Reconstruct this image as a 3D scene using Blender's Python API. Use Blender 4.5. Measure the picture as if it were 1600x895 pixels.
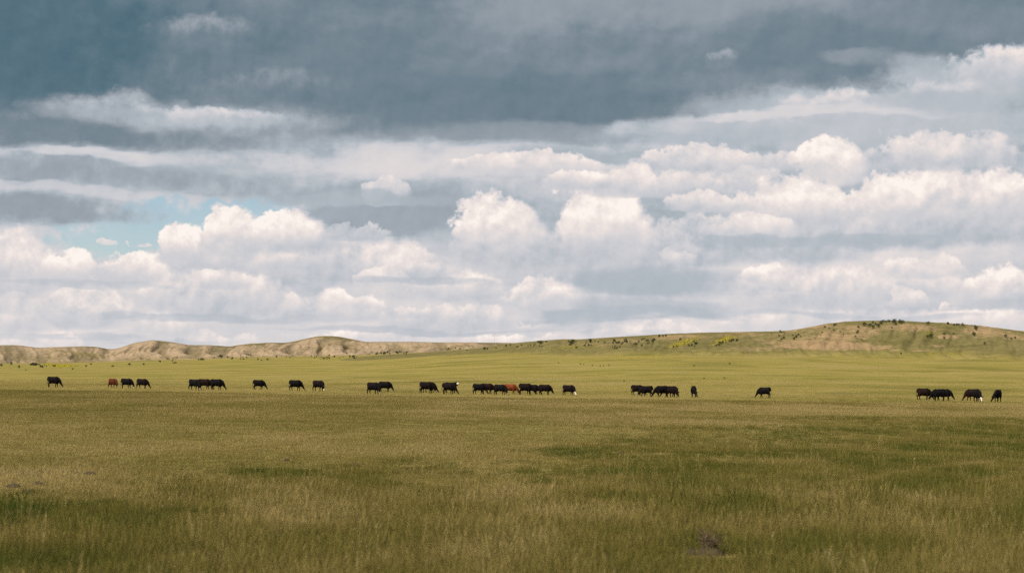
import bpy, bmesh, math, random
import numpy as np

for o in list(bpy.data.objects):
    bpy.data.objects.remove(o)
SC = bpy.context.scene
COL = SC.collection
random.seed(7)
RNG = np.random.default_rng(11)

# ------------------------------------------------------------------ camera
FPX, CX, CY, HORIZON = 3111.0, 800.0, 447.5, 580.0      # photograph pixels (1600 x 895), 70 mm lens
EYE = 2.5
PITCH = math.atan((HORIZON - CY) / FPX)
cd = bpy.data.cameras.new('camera')
cam = bpy.data.objects.new('camera', cd)
COL.objects.link(cam)
cam.location = (0, 0, EYE)
cam.rotation_euler = (math.pi / 2 + PITCH, 0, 0)
cd.sensor_width = 36.0
cd.lens = 70.0
cd.clip_start = 0.1
cd.clip_end = 40000
cd.dof.use_dof = True
cd.dof.focus_distance = 225
cd.dof.aperture_fstop = 2.0
SC.camera = cam

# ------------------------------------------------------------------ render and exposure
SC.view_settings.view_transform = 'Standard'
SC.view_settings.look = 'None'
SC.view_settings.gamma = 1
SC.view_settings.use_curve_mapping = False
EXPOSURE = 0.75
SC.view_settings.exposure = EXPOSURE
SC.render.engine = 'CYCLES'
SC.cycles.use_denoising = False
SC.cycles.max_bounces = 5
SC.cycles.diffuse_bounces = 2
SC.cycles.glossy_bounces = 2
SC.cycles.transparent_max_bounces = 6
SC.cycles.volume_bounces = 1
SC.cycles.use_adaptive_sampling = True
SC.cycles.adaptive_threshold = 0.03

# ------------------------------------------------------------------ sun
SUN_EL = math.radians(47)
SUN_AZ = math.radians(-138)            # measured from +Y (view direction) towards +X: behind the camera, on the left
SUN = (math.cos(SUN_EL) * math.sin(SUN_AZ), math.cos(SUN_EL) * math.cos(SUN_AZ), math.sin(SUN_EL))
sl = bpy.data.lights.new('sun', 'SUN')
sl.energy = 4.6
sl.angle = math.radians(0.5)
sl.color = (1.0, 0.93, 0.82)
so = bpy.data.objects.new('sun', sl)
COL.objects.link(so)
so.location = (0, 0, 500)
from mathutils import Vector
so.rotation_euler = Vector(SUN).to_track_quat('Z', 'Y').to_euler()


def lin(c):
    return tuple(((v / 255 + 0.055) / 1.055) ** 2.4 if v / 255 > 0.04045 else v / 255 / 12.92 for v in c)


# ------------------------------------------------------------------ node helpers
class NT:
    def __init__(self, tree):
        self.t = tree

    def node(self, kind, **kw):
        n = self.t.nodes.new(kind)
        for k, v in kw.items():
            setattr(n, k, v)
        return n

    def set(self, sock, v):
        if isinstance(v, bpy.types.NodeSocket):
            self.t.links.new(v, sock)
        elif v is not None:
            sock.default_value = v

    def m(self, op, a, b=None, c=None, clamp=False):
        n = self.node('ShaderNodeMath', operation=op, use_clamp=clamp)
        self.set(n.inputs[0], a)
        self.set(n.inputs[1], b)
        self.set(n.inputs[2], c)
        return n.outputs[0]

    def vm(self, op, a, b=None):
        n = self.node('ShaderNodeVectorMath', operation=op)
        self.set(n.inputs[0], a)
        self.set(n.inputs[1], b)
        return n.outputs[0]

    def noise(self, vec, scale, detail=4, rough=0.55, lac=2.0, dist=0.0):
        n = self.node('ShaderNodeTexNoise', noise_dimensions='3D')
        self.set(n.inputs['Vector'], vec)
        n.inputs['Scale'].default_value = scale
        n.inputs['Detail'].default_value = detail
        n.inputs['Roughness'].default_value = rough
        n.inputs['Lacunarity'].default_value = lac
        n.inputs['Distortion'].default_value = dist
        return n

    def step(self, v, lo, hi):                     # smoothstep, clamped
        n = self.node('ShaderNodeMapRange', interpolation_type='SMOOTHSTEP')
        self.set(n.inputs['Value'], v)
        self.set(n.inputs['From Min'], lo)
        self.set(n.inputs['From Max'], hi)
        return n.outputs['Result']

    def ramp(self, v, stops, interp='LINEAR'):
        n = self.node('ShaderNodeValToRGB')
        n.color_ramp.interpolation = interp
        e = n.color_ramp.elements
        while len(e) < len(stops):
            e.new(0.5)
        for el, (p, c) in zip(e, stops):
            el.position = p
            el.color = (*c, 1) if not isinstance(c, (int, float)) else (c, c, c, 1)
        self.set(n.inputs['Fac'], v)
        return n.outputs['Color']

    def fmix(self, f, a, b):
        n = self.node('ShaderNodeMix', data_type='FLOAT')
        self.set(n.inputs[0], f)
        self.set(n.inputs[2], a)
        self.set(n.inputs[3], b)
        return n.outputs[0]

    def cmix(self, f, a, b, blend='MIX'):
        n = self.node('ShaderNodeMix', data_type='RGBA', blend_type=blend)
        self.set(n.inputs[0], f)
        for s, v in ((n.inputs[6], a), (n.inputs[7], b)):
            self.set(s, (*v, 1) if isinstance(v, tuple) and len(v) == 3 else v)
        return n.outputs[2]


# pixel of the photograph -> direction in the world (used only to measure where things stand)
CP, SP = math.cos(PITCH), math.sin(PITCH)


def pix_dir(px, py):
    a = (np.asarray(px, float) - CX) / FPX
    b = -(np.asarray(py, float) - CY) / FPX
    return a, CP - b * SP, SP + b * CP


def az_el(px, py):
    x, y, z = pix_dir(px, py)
    return np.arctan2(x, y), np.arctan2(z, np.hypot(x, y))


def tan_el(px, py):
    x, y, z = pix_dir(px, py)
    return z / np.hypot(x, y)


# ------------------------------------------------------------------ sky: blue Nishita air behind procedural cloud banks
W = bpy.data.worlds.new('World')
SC.world = W
W.use_nodes = True
W.node_tree.nodes.clear()
w = NT(W.node_tree)
KS = 31.11                                            # 1 sky unit = 1/31.11 rad


def group(name, ins, outs):
    g = bpy.data.node_groups.new(name, 'ShaderNodeTree')
    for n, t in ins:
        g.interface.new_socket(n, in_out='INPUT', socket_type='NodeSocket' + t)
    for n, t in outs:
        g.interface.new_socket(n, in_out='OUTPUT', socket_type='NodeSocket' + t)
    h = NT(g)
    gi = h.node('NodeGroupInput')
    go = h.node('NodeGroupOutput')
    return g, h, gi.outputs, go.inputs


# soft-edged bank of cloud laid over the tone T
G_STREAK, h, gi, go = group('cloud_bank', [('UV', 'Vector'), ('N', 'Float'), ('R', 'Float'), ('T', 'Float'), ('Cover', 'Float'), ('Scale', 'Vector'), ('Offset', 'Vector'),
                                           ('Rough', 'Float'), ('Soft', 'Float'), ('Tone', 'Float'), ('Alpha', 'Float'), ('Over', 'Float')], [('T', 'Float'), ('Cover', 'Float')])
n = h.node('ShaderNodeVectorMath', operation='MULTIPLY_ADD')
for i, s in enumerate(('UV', 'Scale', 'Offset')):
    h.set(n.inputs[i], gi[s])
dt = h.node('ShaderNodeVectorMath', operation='DOT_PRODUCT')
h.set(dt.inputs[0], n.outputs[0])
h.set(dt.inputs[1], n.outputs[0])
f = h.m('MULTIPLY_ADD', gi['N'], gi['Rough'], h.m('SUBTRACT', 1.0, dt.outputs['Value']))
al = h.m('MULTIPLY', h.step(f, 0.0, gi['Soft']), gi['Alpha'])
h.set(go['T'], h.fmix(al, gi['T'], h.m('MULTIPLY_ADD', gi['R'], 0.15, gi['Tone'])))
h.set(go['Cover'], h.m('MAXIMUM', gi['Cover'], h.m('MULTIPLY', al, gi['Over'])))

# heaped cloud: flat fading base, billowing crisp top
G_CUM, h, gi, go = group('cloud_heap', [('UV', 'Vector'), ('N', 'Float'), ('R', 'Float'), ('T', 'Float'), ('Cover', 'Float'), ('Scale', 'Vector'), ('Offset', 'Vector'), ('Flip', 'Float'),
                                        ('Rough', 'Float'), ('Soft', 'Float'), ('Top', 'Float'), ('Bottom', 'Float'), ('Alpha', 'Float'), ('Over', 'Float')], [('T', 'Float'), ('Cover', 'Float')])
n = h.node('ShaderNodeVectorMath', operation='MULTIPLY_ADD')
for i, s in enumerate(('UV', 'Scale', 'Offset')):
    h.set(n.inputs[i], gi[s])
def comp(vec, axis):
    q = h.node('ShaderNodeVectorMath', operation='DOT_PRODUCT')
    h.set(q.inputs[0], vec)
    q.inputs[1].default_value = axis
    return q.outputs['Value']


uu, v, vf = (comp(n.outputs[0], ax) for ax in ((1, 0, 0), (0, 1, 0), (0, 0, 1)))
d = h.m('MAXIMUM', v, h.m('MULTIPLY', vf, gi['Flip']))
f = h.m('MULTIPLY_ADD', gi['N'], gi['Rough'], h.m('SUBTRACT', 1.0, h.m('MULTIPLY_ADD', uu, uu, h.m('MULTIPLY', d, d))))
sf = h.m('MULTIPLY_ADD', h.step(v, 0.45, -0.1), 0.55, gi['Soft'])
al = h.m('MULTIPLY', h.step(f, 0.0, sf), gi['Alpha'])
lit = h.step(h.m('MULTIPLY_ADD', vf, 0.5, h.m('MULTIPLY', v, 0.5)), -0.1, 0.72)
tone = h.fmix(lit, gi['Bottom'], gi['Top'])
rl = h.m('MULTIPLY', gi['R'], h.m('MULTIPLY_ADD', lit, 0.85, 0.4))        # shaded bases are smooth, sunlit tops are knobbly
h.set(go['T'], h.fmix(al, gi['T'], h.m('ADD', tone, rl)))
h.set(go['Cover'], h.m('MAXIMUM', gi['Cover'], h.m('MULTIPLY', al, gi['Over'])))

tc = w.node('ShaderNodeTexCoord')
D = tc.outputs['Generated']
sep = w.node('ShaderNodeSeparateXYZ')
w.set(sep.inputs[0], D)
dx, dy, dz = sep.outputs
AZ = w.m('MULTIPLY', w.m('ARCTAN2', dx, dy), KS)
EL = w.m('MULTIPLY', w.m('ARCSINE', dz), KS)
squash = w.m('MULTIPLY', w.m('POWER', w.m('MAXIMUM', dz, 0.0), 0.6), 22.0)
P = w.vm('SCALE', D)
P.node.inputs['Scale'].default_value = KS
cb2 = w.node('ShaderNodeCombineXYZ')                  # flattened space for layered banks
w.set(cb2.inputs[0], w.m('MULTIPLY', dx, KS * 0.34))
w.set(cb2.inputs[1], w.m('MULTIPLY', dy, KS * 0.34))
w.set(cb2.inputs[2], squash)
Q = cb2.outputs[0]


def uvec(a, b):
    c = w.node('ShaderNodeCombineXYZ')
    w.set(c.inputs[0], a)
    w.set(c.inputs[1], b)
    return c.outputs[0]


def turned(vec):
    """oblique cut through the noise volume, so that its lattice does not show"""
    q = w.node('ShaderNodeMapping')
    w.set(q.inputs['Vector'], vec)
    q.inputs['Rotation'].default_value = (0.63, 0.41, 0.87)
    return q.outputs[0]


PR, QR = turned(P), turned(Q)
nw1 = w.noise(PR, 2.1, 6, 0.60)                       # billow warp
nw1b = w.noise(w.vm('ADD', PR, (31.7, 11.3, 5.9)), 2.1, 6, 0.60)
nw2 = w.noise(QR, 0.95, 5, 0.58)                      # streak warp
nw2b = w.noise(w.vm('ADD', QR, (17.1, 23.3, 7.7)), 0.95, 5, 0.58)
U1 = w.m('MULTIPLY_ADD', w.m('SUBTRACT', nw1.outputs['Fac'], 0.5), 0.7, AZ)
V1 = w.m('MULTIPLY_ADD', w.m('SUBTRACT', nw1b.outputs['Fac'], 0.5), 0.62, EL)
U2 = w.m('MULTIPLY_ADD', w.m('SUBTRACT', nw2.outputs['Fac'], 0.5), 3.0, AZ)
V2 = w.m('MULTIPLY_ADD', w.m('SUBTRACT', nw2b.outputs['Fac'], 0.5), 0.9, EL)
UV1 = uvec(U1, V1)
w.set(UV1.node.inputs[2], w.m('MULTIPLY_ADD', w.m('SUBTRACT', nw2b.outputs['Fac'], 0.5), 0.22, EL))     # hardly warped height: cloud bases are flat
UV2 = uvec(U2, V2)
# billow relief: brightness where the cloud surface turns to the sun (upper left)
P1, P2 = turned(w.vm('ADD', P, (-0.08, 0.0, 0.11))), turned(w.vm('ADD', P, (-0.25, 0.0, 0.32)))
REL = w.m('SUBTRACT', w.noise(PR, 3.0, 5, 0.62).outputs['Fac'], w.noise(P1, 3.0, 5, 0.62).outputs['Fac'])
RELB = w.m('SUBTRACT', w.noise(PR, 0.9, 2, 0.5).outputs['Fac'], w.noise(P2, 0.9, 2, 0.5).outputs['Fac'])
RELIEF = w.m('ADD', w.m('MULTIPLY', REL, 0.50), w.m('MULTIPLY', RELB, 0.36))
NB = w.m('SUBTRACT', nw1.outputs['Fac'], 0.5)
NS = w.m('SUBTRACT', nw2.outputs['Fac'], 0.5)
NBS = w.m('ADD', NB, w.m('MULTIPLY', NS, 1.2))


def E(py):
    return float(az_el(800, py)[1]) * KS


# base cloud deck, over the whole sky
e0, e1 = E(580), E(-900)
def ep(p): return (E(p) - e0) / (e1 - e0)
base_stops = [(580, .76), (520, .74), (450, .70), (390, .66), (330, .60), (270, .62), (225, .56), (190, .36), (150, .28), (60, .29), (-150, .36), (-500, .50)]
bt = w.ramp(w.m('DIVIDE', w.m('SUBTRACT', V2, e0), e1 - e0), [(ep(p), v) for p, v in base_stops])
amp = w.ramp(w.m('DIVIDE', w.m('SUBTRACT', EL, e0), e1 - e0), [(ep(p), v) for p, v in [(580, .3), (430, .55), (300, .7), (215, .6), (170, .36), (0, .36), (-150, .5), (-500, 1.0)]])
T0 = w.m('MULTIPLY_ADD', NS, amp, bt)
T0 = w.m('MULTIPLY_ADD', RELIEF, w.m('MULTIPLY_ADD', amp, 0.6, 0.04), T0)

CLOUDS = []


def streak(px, py, wx, hy, tone, alpha, soft=1.0, rough=1.2, over=0):
    CLOUDS.append(('s', px, py, wx, hy, (tone, alpha, soft, rough, over)))


def cumulus(px, py, wx, hy, top, bot, alpha=1.0, soft=0.30, rough=1.7, over=0, kb=3.2):
    CLOUDS.append(('c', px, py, wx, hy, (top, bot, alpha, soft, rough, over, kb)))


# --- high dark deck and the bright rifts in it
streak(10, 60, 430, 160, .11, .85)
streak(790, 165, 400, 80, .22, .8)
streak(520, 95, 300, 60, .28, .5)
streak(1000, 10, 460, 44, .42, .8)
streak(640, 40, 240, 50, .36, .5)
streak(700, 110, 120, 26, .33, .5)
streak(940, 95, 140, 24, .34, .5)
cumulus(320, 62, 100, 46, .50, .30, .75, .7, 1.2, kb=1.6)
cumulus(420, 140, 160, 40, .36, .24, .5, .8, 1.2, kb=1.6)
streak(1330, 92, 270, 44, .25, .85)
streak(1540, 25, 220, 40, .32, .7)
streak(80, 212, 380, 26, .24, .85)
streak(330, 180, 250, 28, .60, .8, 1.3, 1.8)
cumulus(330, 186, 150, 20, .84, .64, .7, .8, 1.0, kb=1.2)
cumulus(180, 175, 90, 36, .58, .44, .6, .8, 1.2, kb=1.5)
cumulus(1580, 132, 130, 62, .84, .56, .95, .5, 1.6, kb=1.6)
cumulus(1127, 96, 34, 20, .74, .4, .55, 1.0, 1.8, kb=1.2)
streak(1330, 96, 70, 18, .50, .5)
streak(900, 205, 330, 26, .44, .7)
streak(1150, 130, 200, 36, .37, .6)
streak(620, 252, 460, 34, .78, .8)
streak(1360, 180, 430, 66, .60, .92)
streak(1500, 118, 190, 30, .60, .7)
streak(1110, 165, 150, 30, .48, .6)
cumulus(1450, 150, 110, 30, .80, .58, .7, .9, 1.8, kb=1.5)
cumulus(1180, 205, 90, 24, .82, .60, .7, .8, 1.8, kb=1.6)
streak(1110, 200, 240, 30, .56, .8)
streak(1040, 195, 120, 20, .66, .7)
cumulus(1320, 170, 120, 34, .86, .62, .75, .9, 1.6, kb=1.5)
streak(1270, 180, 280, 10, .76, .7)
streak(1480, 160, 190, 18, .56, .75)
# --- grey banks in the left half
streak(170, 270, 430, 34, .42, .9, 1.2, 1.6)
streak(190, 244, 110, 9, .80, .6, 1.2)
streak(560, 300, 280, 22, .45, .8)
streak(960, 245, 220, 17, .48, .8)
HOLE = len(CLOUDS)
# --- far rows near the horizon, then nearer heaps
cumulus(60, 548, 110, 30, 0.840, 0.740, .8)
cumulus(300, 540, 120, 22, 0.830, 0.732, .8)
cumulus(560, 536, 110, 24, 0.840, 0.725, .8)
cumulus(790, 536, 90, 20, 0.880, 0.740, .85)
cumulus(690, 520, 90, 20, 0.820, 0.710, .7)
cumulus(1010, 528, 110, 30, 0.860, 0.725, .85)
cumulus(840, 509, 40, 10, 0.880, 0.725, .8)
cumulus(940, 522, 60, 14, 0.840, 0.725, .8)
cumulus(1260, 512, 180, 28, 0.800, 0.695, .7)
cumulus(1540, 510, 100, 38, 0.920, 0.725, .95)
cumulus(1400, 500, 80, 20, 0.820, 0.695, .7)
streak(1010, 486, 230, 22, .56, .85)
streak(880, 512, 170, 9, .60, .6)
cumulus(20, 512, 70, 44, 0.840, 0.680, .9)
cumulus(255, 517, 62, 40, 0.900, 0.695, .95)
cumulus(520, 494, 105, 40, 0.840, 0.635, .95)
cumulus(700, 508, 110, 42, 0.840, 0.650, .9)
cumulus(640, 492, 46, 20, 0.880, 0.680, .8)
cumulus(135, 501, 84, 62, 0.820, 0.657, .95, over=1)
cumulus(445, 490, 32, 32, 0.930, 0.695, .95)
cumulus(335, 481, 140, 66, 0.820, 0.627, .95, over=1)
cumulus(850, 476, 80, 44, 0.950, 0.650, 1)
cumulus(690, 462, 120, 42, 0.820, 0.635, .9)
cumulus(1195, 474, 70, 76, 0.930, 0.665, .95)
cumulus(1300, 468, 100, 54, 0.840, 0.650, .95)
cumulus(1430, 458, 90, 50, 0.860, 0.650, .95)
cumulus(1560, 470, 90, 56, 0.860, 0.650, .95)
streak(1010, 436, 240, 40, .53, .95)
cumulus(20, 444, 72, 92, 0.860, 0.650, 1, over=1)
cumulus(350, 446, 58, 30, 0.900, 0.665, .95, over=1)
cumulus(580, 434, 160, 66, 0.840, 0.612, 1)
cumulus(110, 436, 46, 56, 0.950, 0.665, 1, over=1)
cumulus(205, 436, 66, 52, 0.950, 0.650, 1, over=1)
cumulus(165, 382, 22, 13, 0.820, 0.725, .9, over=1)
cumulus(217, 385, 20, 11, 0.820, 0.725, .9, over=1)
cumulus(430, 416, 160, 46, 0.840, 0.650, 1, over=1)
cumulus(288, 402, 52, 58, 0.950, 0.665, 1, over=1)
cumulus(362, 392, 56, 72, 0.900, 0.665, 1, over=1)
cumulus(455, 384, 100, 52, 0.920, 0.620, 1, over=1)
streak(630, 336, 160, 44, .45, .95, .8)
cumulus(560, 372, 60, 22, 0.760, 0.605, .7)
cumulus(775, 398, 95, 98, 0.880, 0.620, 1)
cumulus(1150, 398, 240, 66, 0.780, 0.575, .95)
cumulus(1060, 406, 36, 22, 0.860, 0.665, .7, .5)
cumulus(1370, 374, 330, 70, 0.800, 0.560, .95)
cumulus(945, 392, 90, 118, 0.950, 0.612, 1)
cumulus(1470, 352, 150, 96, 0.840, 0.620, 1)
cumulus(1240, 345, 95, 80, 0.950, 0.635, 1)
cumulus(1385, 335, 70, 60, 0.920, 0.665, .9)
cumulus(1580, 335, 80, 75, 0.900, 0.650, .95)
cumulus(1300, 275, 66, 64, 0.950, 0.755, 1)
cumulus(1480, 252, 140, 50, 0.860, 0.650, .85)
cumulus(1120, 262, 150, 34, 0.840, 0.635, .85)
cumulus(840, 268, 150, 32, 0.920, 0.680, .8)
cumulus(1060, 300, 110, 36, 0.820, 0.635, .8)
random.seed(41)
for _ in range(18):
    px_, py_ = random.uniform(-40, 1640), random.uniform(250, 520)
    if px_ < 480 and py_ < 420:
        continue
    k_ = (py_ - 200) / 330
    cumulus(px_, py_, random.uniform(38, 80) * (1.25 - .5 * k_), random.uniform(22, 40) * (1.3 - .6 * k_), random.uniform(.84, .96), random.uniform(.62, .72), random.uniform(.5, .8), .3, 1.9)
random.seed(7)
# --- pale blue-grey lanes between the far rows
for q_ in [(150, 531, 260, 10, .60, .75), (620, 516, 280, 9, .57, .75), (970, 497, 240, 15, .54, .8), (1330, 492, 260, 10, .59, .7), (330, 492, 200, 9, .57, .75), (640, 446, 190, 10, .55, .65),
           (1480, 474, 170, 9, .58, .65), (130, 447, 160, 8, .57, .6), (1010, 440, 180, 18, .54, .6), (1300, 376, 260, 9, .53, .65), (1080, 540, 240, 7, .62, .6)]:
    streak(*q_)
# --- slab in front on the left
streak(70, 300, 360, 14, .66, .8)
streak(90, 332, 215, 30, .43, 1.0, 1.1, 1.5, 1)
streak(560, 312, 150, 15, .52, .8, .8, 1.0, 1)

k = 2 ** EXPOSURE
RAMP = [(p, tuple(v / k for v in lin(c))) for p, c in [
    (0.00, (44, 86, 105)), (0.14, (92, 117, 130)), (0.28, (122, 137, 148)), (0.42, (152, 161, 170)),
    (0.54, (177, 185, 193)), (0.66, (203, 204, 209)), (0.78, (222, 216, 216)), (0.90, (240, 229, 224)), (1.0, (252, 244, 237))]]
G_RAMP, h, gi, go = group('cloud_colour', [('T', 'Float')], [('Color', 'Color')])
h.set(go['Color'], h.ramp(gi['T'], RAMP))
sky = w.node('ShaderNodeTexSky', sky_type='NISHITA')
sky.sun_disc = False
sky.sun_elevation = SUN_EL
sky.sun_rotation = SUN_AZ
sky.air_density = 1.0
sky.dust_density = 0.1
sky.ozone_density = 4.0
SKYC = w.vm('SCALE', sky.outputs[0])
SKYC.node.inputs['Scale'].default_value = 0.055          # strength of the clear sky
# thin blue window between the banks on the left
a_, e_ = (float(q) * KS for q in az_el(255, 358))
hm = w.node('ShaderNodeVectorMath', operation='MULTIPLY_ADD')
w.set(hm.inputs[0], UV1)
hm.inputs[1].default_value = (100 / 205, 100 / 44, 0)
hm.inputs[2].default_value = (-a_ * 100 / 205, -e_ * 100 / 44, 0)
hs = w.node('ShaderNodeSeparateXYZ')
w.set(hs.inputs[0], hm.outputs[0])
hu = hs.outputs[0]
hv = w.m('MULTIPLY_ADD', hu, -0.6, hs.outputs[1])
hf = w.m('SUBTRACT', 1.0, w.m('ADD', w.m('MULTIPLY', hu, hu), w.m('MULTIPLY', hv, hv)))
COVER0 = w.m('SUBTRACT', 1.0, w.m('MULTIPLY', w.step(w.m('MULTIPLY_ADD', NB, 2.4, hf), 0.05, 0.6), 0.85))


TILE_IN = [('UV1', UV1), ('UV2', UV2), ('NB', NB), ('NBS', NBS), ('R', RELIEF), ('T', T0), ('Cover', COVER0), ('Sky', SKYC)]
TILES = 0


def tile(px0, px1, py0, py1):
    """the clouds that reach into one sector of the sky; sectors only save render time, neighbours agree at their borders"""
    global TILES
    TILES += 1
    eps = 1 + TILES * 1e-5
    tg, h, gi, go = group('sky_sector', [(n_, 'Vector' if n_[0] in 'US' else 'Float') for n_, _ in TILE_IN], [('Color', 'Color')])
    T, cov, holed = gi['T'], 1.0, False
    for i, (kind, px, py, wx, hy, prm) in enumerate(CLOUDS):
        if i == HOLE and px0 < 560 and py1 > 280 and py0 < 460:
            cov, holed = gi['Cover'], True
        mx_, my_ = (170, 60) if kind == 's' else (60, 60)
        r = 1.35
        if px + wx * r + mx_ < px0 or px - wx * r - mx_ > px1 or py + hy * r + my_ < py0 or py - hy * r - my_ > py1:
            continue
        a, e = (float(q) * KS for q in az_el(px, py))
        g = h.node('ShaderNodeGroup')
        g.node_tree = G_STREAK if kind == 's' else G_CUM
        I = g.inputs
        h.set(I['UV'], gi['UV2'] if kind == 's' else gi['UV1'])
        h.set(I['N'], gi['NBS'] if kind == 's' else gi['NB'])
        h.set(I['R'], gi['R'])
        h.set(I['T'], T)
        h.set(I['Cover'], cov)
        I['Scale'].default_value = (100 / wx * eps, 100 / hy * eps, 100 / hy * eps if kind == 'c' else 0)
        I['Offset'].default_value = (-a * 100 / wx * eps, -e * 100 / hy * eps, -e * 100 / hy * eps if kind == 'c' else 0)
        if kind == 's':
            I['Tone'].default_value, I['Alpha'].default_value, I['Soft'].default_value, I['Rough'].default_value, I['Over'].default_value = prm
        else:
            I['Top'].default_value, I['Bottom'].default_value, I['Alpha'].default_value, I['Soft'].default_value, I['Rough'].default_value, I['Over'].default_value, kb = prm
            I['Flip'].default_value = -kb
        T = g.outputs['T']
        if holed:
            cov = g.outputs['Cover']
    cr = h.node('ShaderNodeGroup')
    cr.node_tree = G_RAMP
    h.set(cr.inputs[0], h.m('MULTIPLY_ADD', T, 1.07 * eps, -0.035))
    h.set(go['Color'], h.cmix(cov, gi['Sky'], cr.outputs[0]) if holed else cr.outputs[0])
    gn = w.node('ShaderNodeGroup')
    gn.node_tree = tg
    for n_, s_ in TILE_IN:
        w.set(gn.inputs[n_], s_)
    b = w.node('ShaderNodeBackground')
    w.set(b.inputs[0], gn.outputs['Color'])
    return b.outputs[0]


def choose(mask, a, b):
    mx = w.node('ShaderNodeMixShader')
    w.set(mx.inputs[0], mask)
    w.set(mx.inputs[1], a)
    w.set(mx.inputs[2], b)
    return mx.outputs[0]


COLS = [-400, 250, 480, 720, 940, 1160, 1380, 2000]
ROWS = [600, 490, 440, 400, 360, 320, 270, 215, 100, -150]


def sector(c0, c1, r0, r1):
    """split the sky into sectors, halving the larger side each time"""
    if r1 - r0 == 1 and c1 - c0 == 1:
        return tile(COLS[c0], COLS[c1], ROWS[r1], ROWS[r0])
    if r1 - r0 >= c1 - c0:
        m_ = (r0 + r1) // 2
        return choose(w.m('GREATER_THAN', EL, E(ROWS[m_])), sector(c0, c1, r0, m_), sector(c0, c1, m_, r1))
    m_ = (c0 + c1) // 2
    return choose(w.m('GREATER_THAN', AZ, float(az_el(COLS[m_], 400)[0]) * KS), sector(c0, m_, r0, r1), sector(m_, c1, r0, r1))


b_up = w.node('ShaderNodeBackground')
cr = w.node('ShaderNodeGroup')
cr.node_tree = G_RAMP
w.set(cr.inputs[0], w.m('MULTIPLY_ADD', T0, 1.07, -0.035))
w.set(b_up.inputs[0], cr.outputs[0])
sky_out = choose(w.m('GREATER_THAN', EL, E(-150)), sector(0, len(COLS) - 1, 0, len(ROWS) - 1), b_up.outputs[0])
wo = w.node('ShaderNodeOutputWorld')
w.set(wo.inputs[0], sky_out)
W.cycles.sampling_method = 'NONE'

# ------------------------------------------------------------------ numpy noise
def vnoise(x, y, seed=0):
    xi = np.floor(x).astype(np.int64)
    yi = np.floor(y).astype(np.int64)
    fx, fy = x - xi, y - yi
    fx = fx * fx * fx * (fx * (fx * 6 - 15) + 10)
    fy = fy * fy * fy * (fy * (fy * 6 - 15) + 10)

    def hsh(a, b):
        n = (a * 374761393 + b * 668265263 + seed * 974634777) & 0xFFFFFFFF
        n = ((n ^ (n >> 13)) * 1274126177) & 0xFFFFFFFF
        return ((n ^ (n >> 16)) & 0xFFFF) / 65535.0
    a = hsh(xi, yi) * (1 - fx) + hsh(xi + 1, yi) * fx
    b = hsh(xi, yi + 1) * (1 - fx) + hsh(xi + 1, yi + 1) * fx
    return a * (1 - fy) + b * fy


def fbm(x, y, seed=0, oct=4, gain=0.5):
    s, a, t = 0.0, 1.0, 0.0
    for i in range(oct):
        s = s + a * vnoise(x * 2 ** i + 17.3 * i, y * 2 ** i - 9.1 * i, seed + i)
        t += a
        a *= gain
    return s / t


def sstep(v, lo, hi):
    t = np.clip((v - lo) / (hi - lo), 0, 1)
    return t * t * (3 - 2 * t)


# ------------------------------------------------------------------ the lie of the land
# skylines and hill feet measured in the photograph: azimuth given as picture column
FAR_SKY = [(-400, 545), (-200, 539), (0, 538), (25, 538), (45, 541), (60, 543), (90, 541.5), (130, 540), (150, 541), (175, 545.5), (188, 543), (200, 538), (215, 534),
           (240, 530.5), (265, 533), (290, 538), (330, 538.5), (360, 540.5), (390, 536), (420, 534.5), (450, 534.5), (470, 530), (490, 525.5), (510, 523.5), (530, 524.5),
           (550, 529), (570, 534), (600, 533.5), (640, 533.5), (700, 534.5), (760, 534.5), (800, 535), (850, 537), (950, 545), (2200, 560)]
NEAR_SKY = [(-400, 575), (500, 566), (560, 557.5), (600, 554), (650, 551.5), (700, 548), (750, 543.5), (790, 538), (810, 535), (850, 531.5), (880, 529.5), (905, 530), (950, 527),
            (1000, 524), (1050, 521), (1100, 519.3), (1150, 518.3), (1200, 517.5), (1235, 516), (1260, 511.5), (1290, 505.5), (1320, 502), (1350, 500.6), (1400, 500.6),
            (1430, 502), (1480, 504), (1530, 508), (1560, 512), (1600, 517), (1700, 527), (1850, 540), (2200, 552)]
FAR_FOOT = [(-400, 570), (0, 568), (100, 567), (300, 561), (400, 558), (500, 557), (600, 553), (700, 549), (800, 543), (900, 545), (2200, 560)]
NEAR_FOOT = [(-400, 578), (500, 570), (700, 556), (800, 553), (900, 557), (1000, 556), (1100, 556), (1300, 558), (1500, 562), (1700, 566), (2200, 572)]
SLOPE = 0.0127                                  # the near pasture falls gently to the right


def curve(tab, px):
    xs, ys = zip(*tab)
    d = 14.0                                    # three-tap smoothing of the measured polyline
    return (np.interp(px - d * .5, xs, ys) + 2 * np.interp(px, xs, ys) + np.interp(px + d * .5, xs, ys)) / 4


def col_of_az(az):
    return CX + FPX * np.clip(np.tan(np.clip(az, -1.2, 1.2)), -1.2, 1.2) * 1.0008


def z_at(px, py, r):
    return EYE + tan_el(px, py) * r


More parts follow.
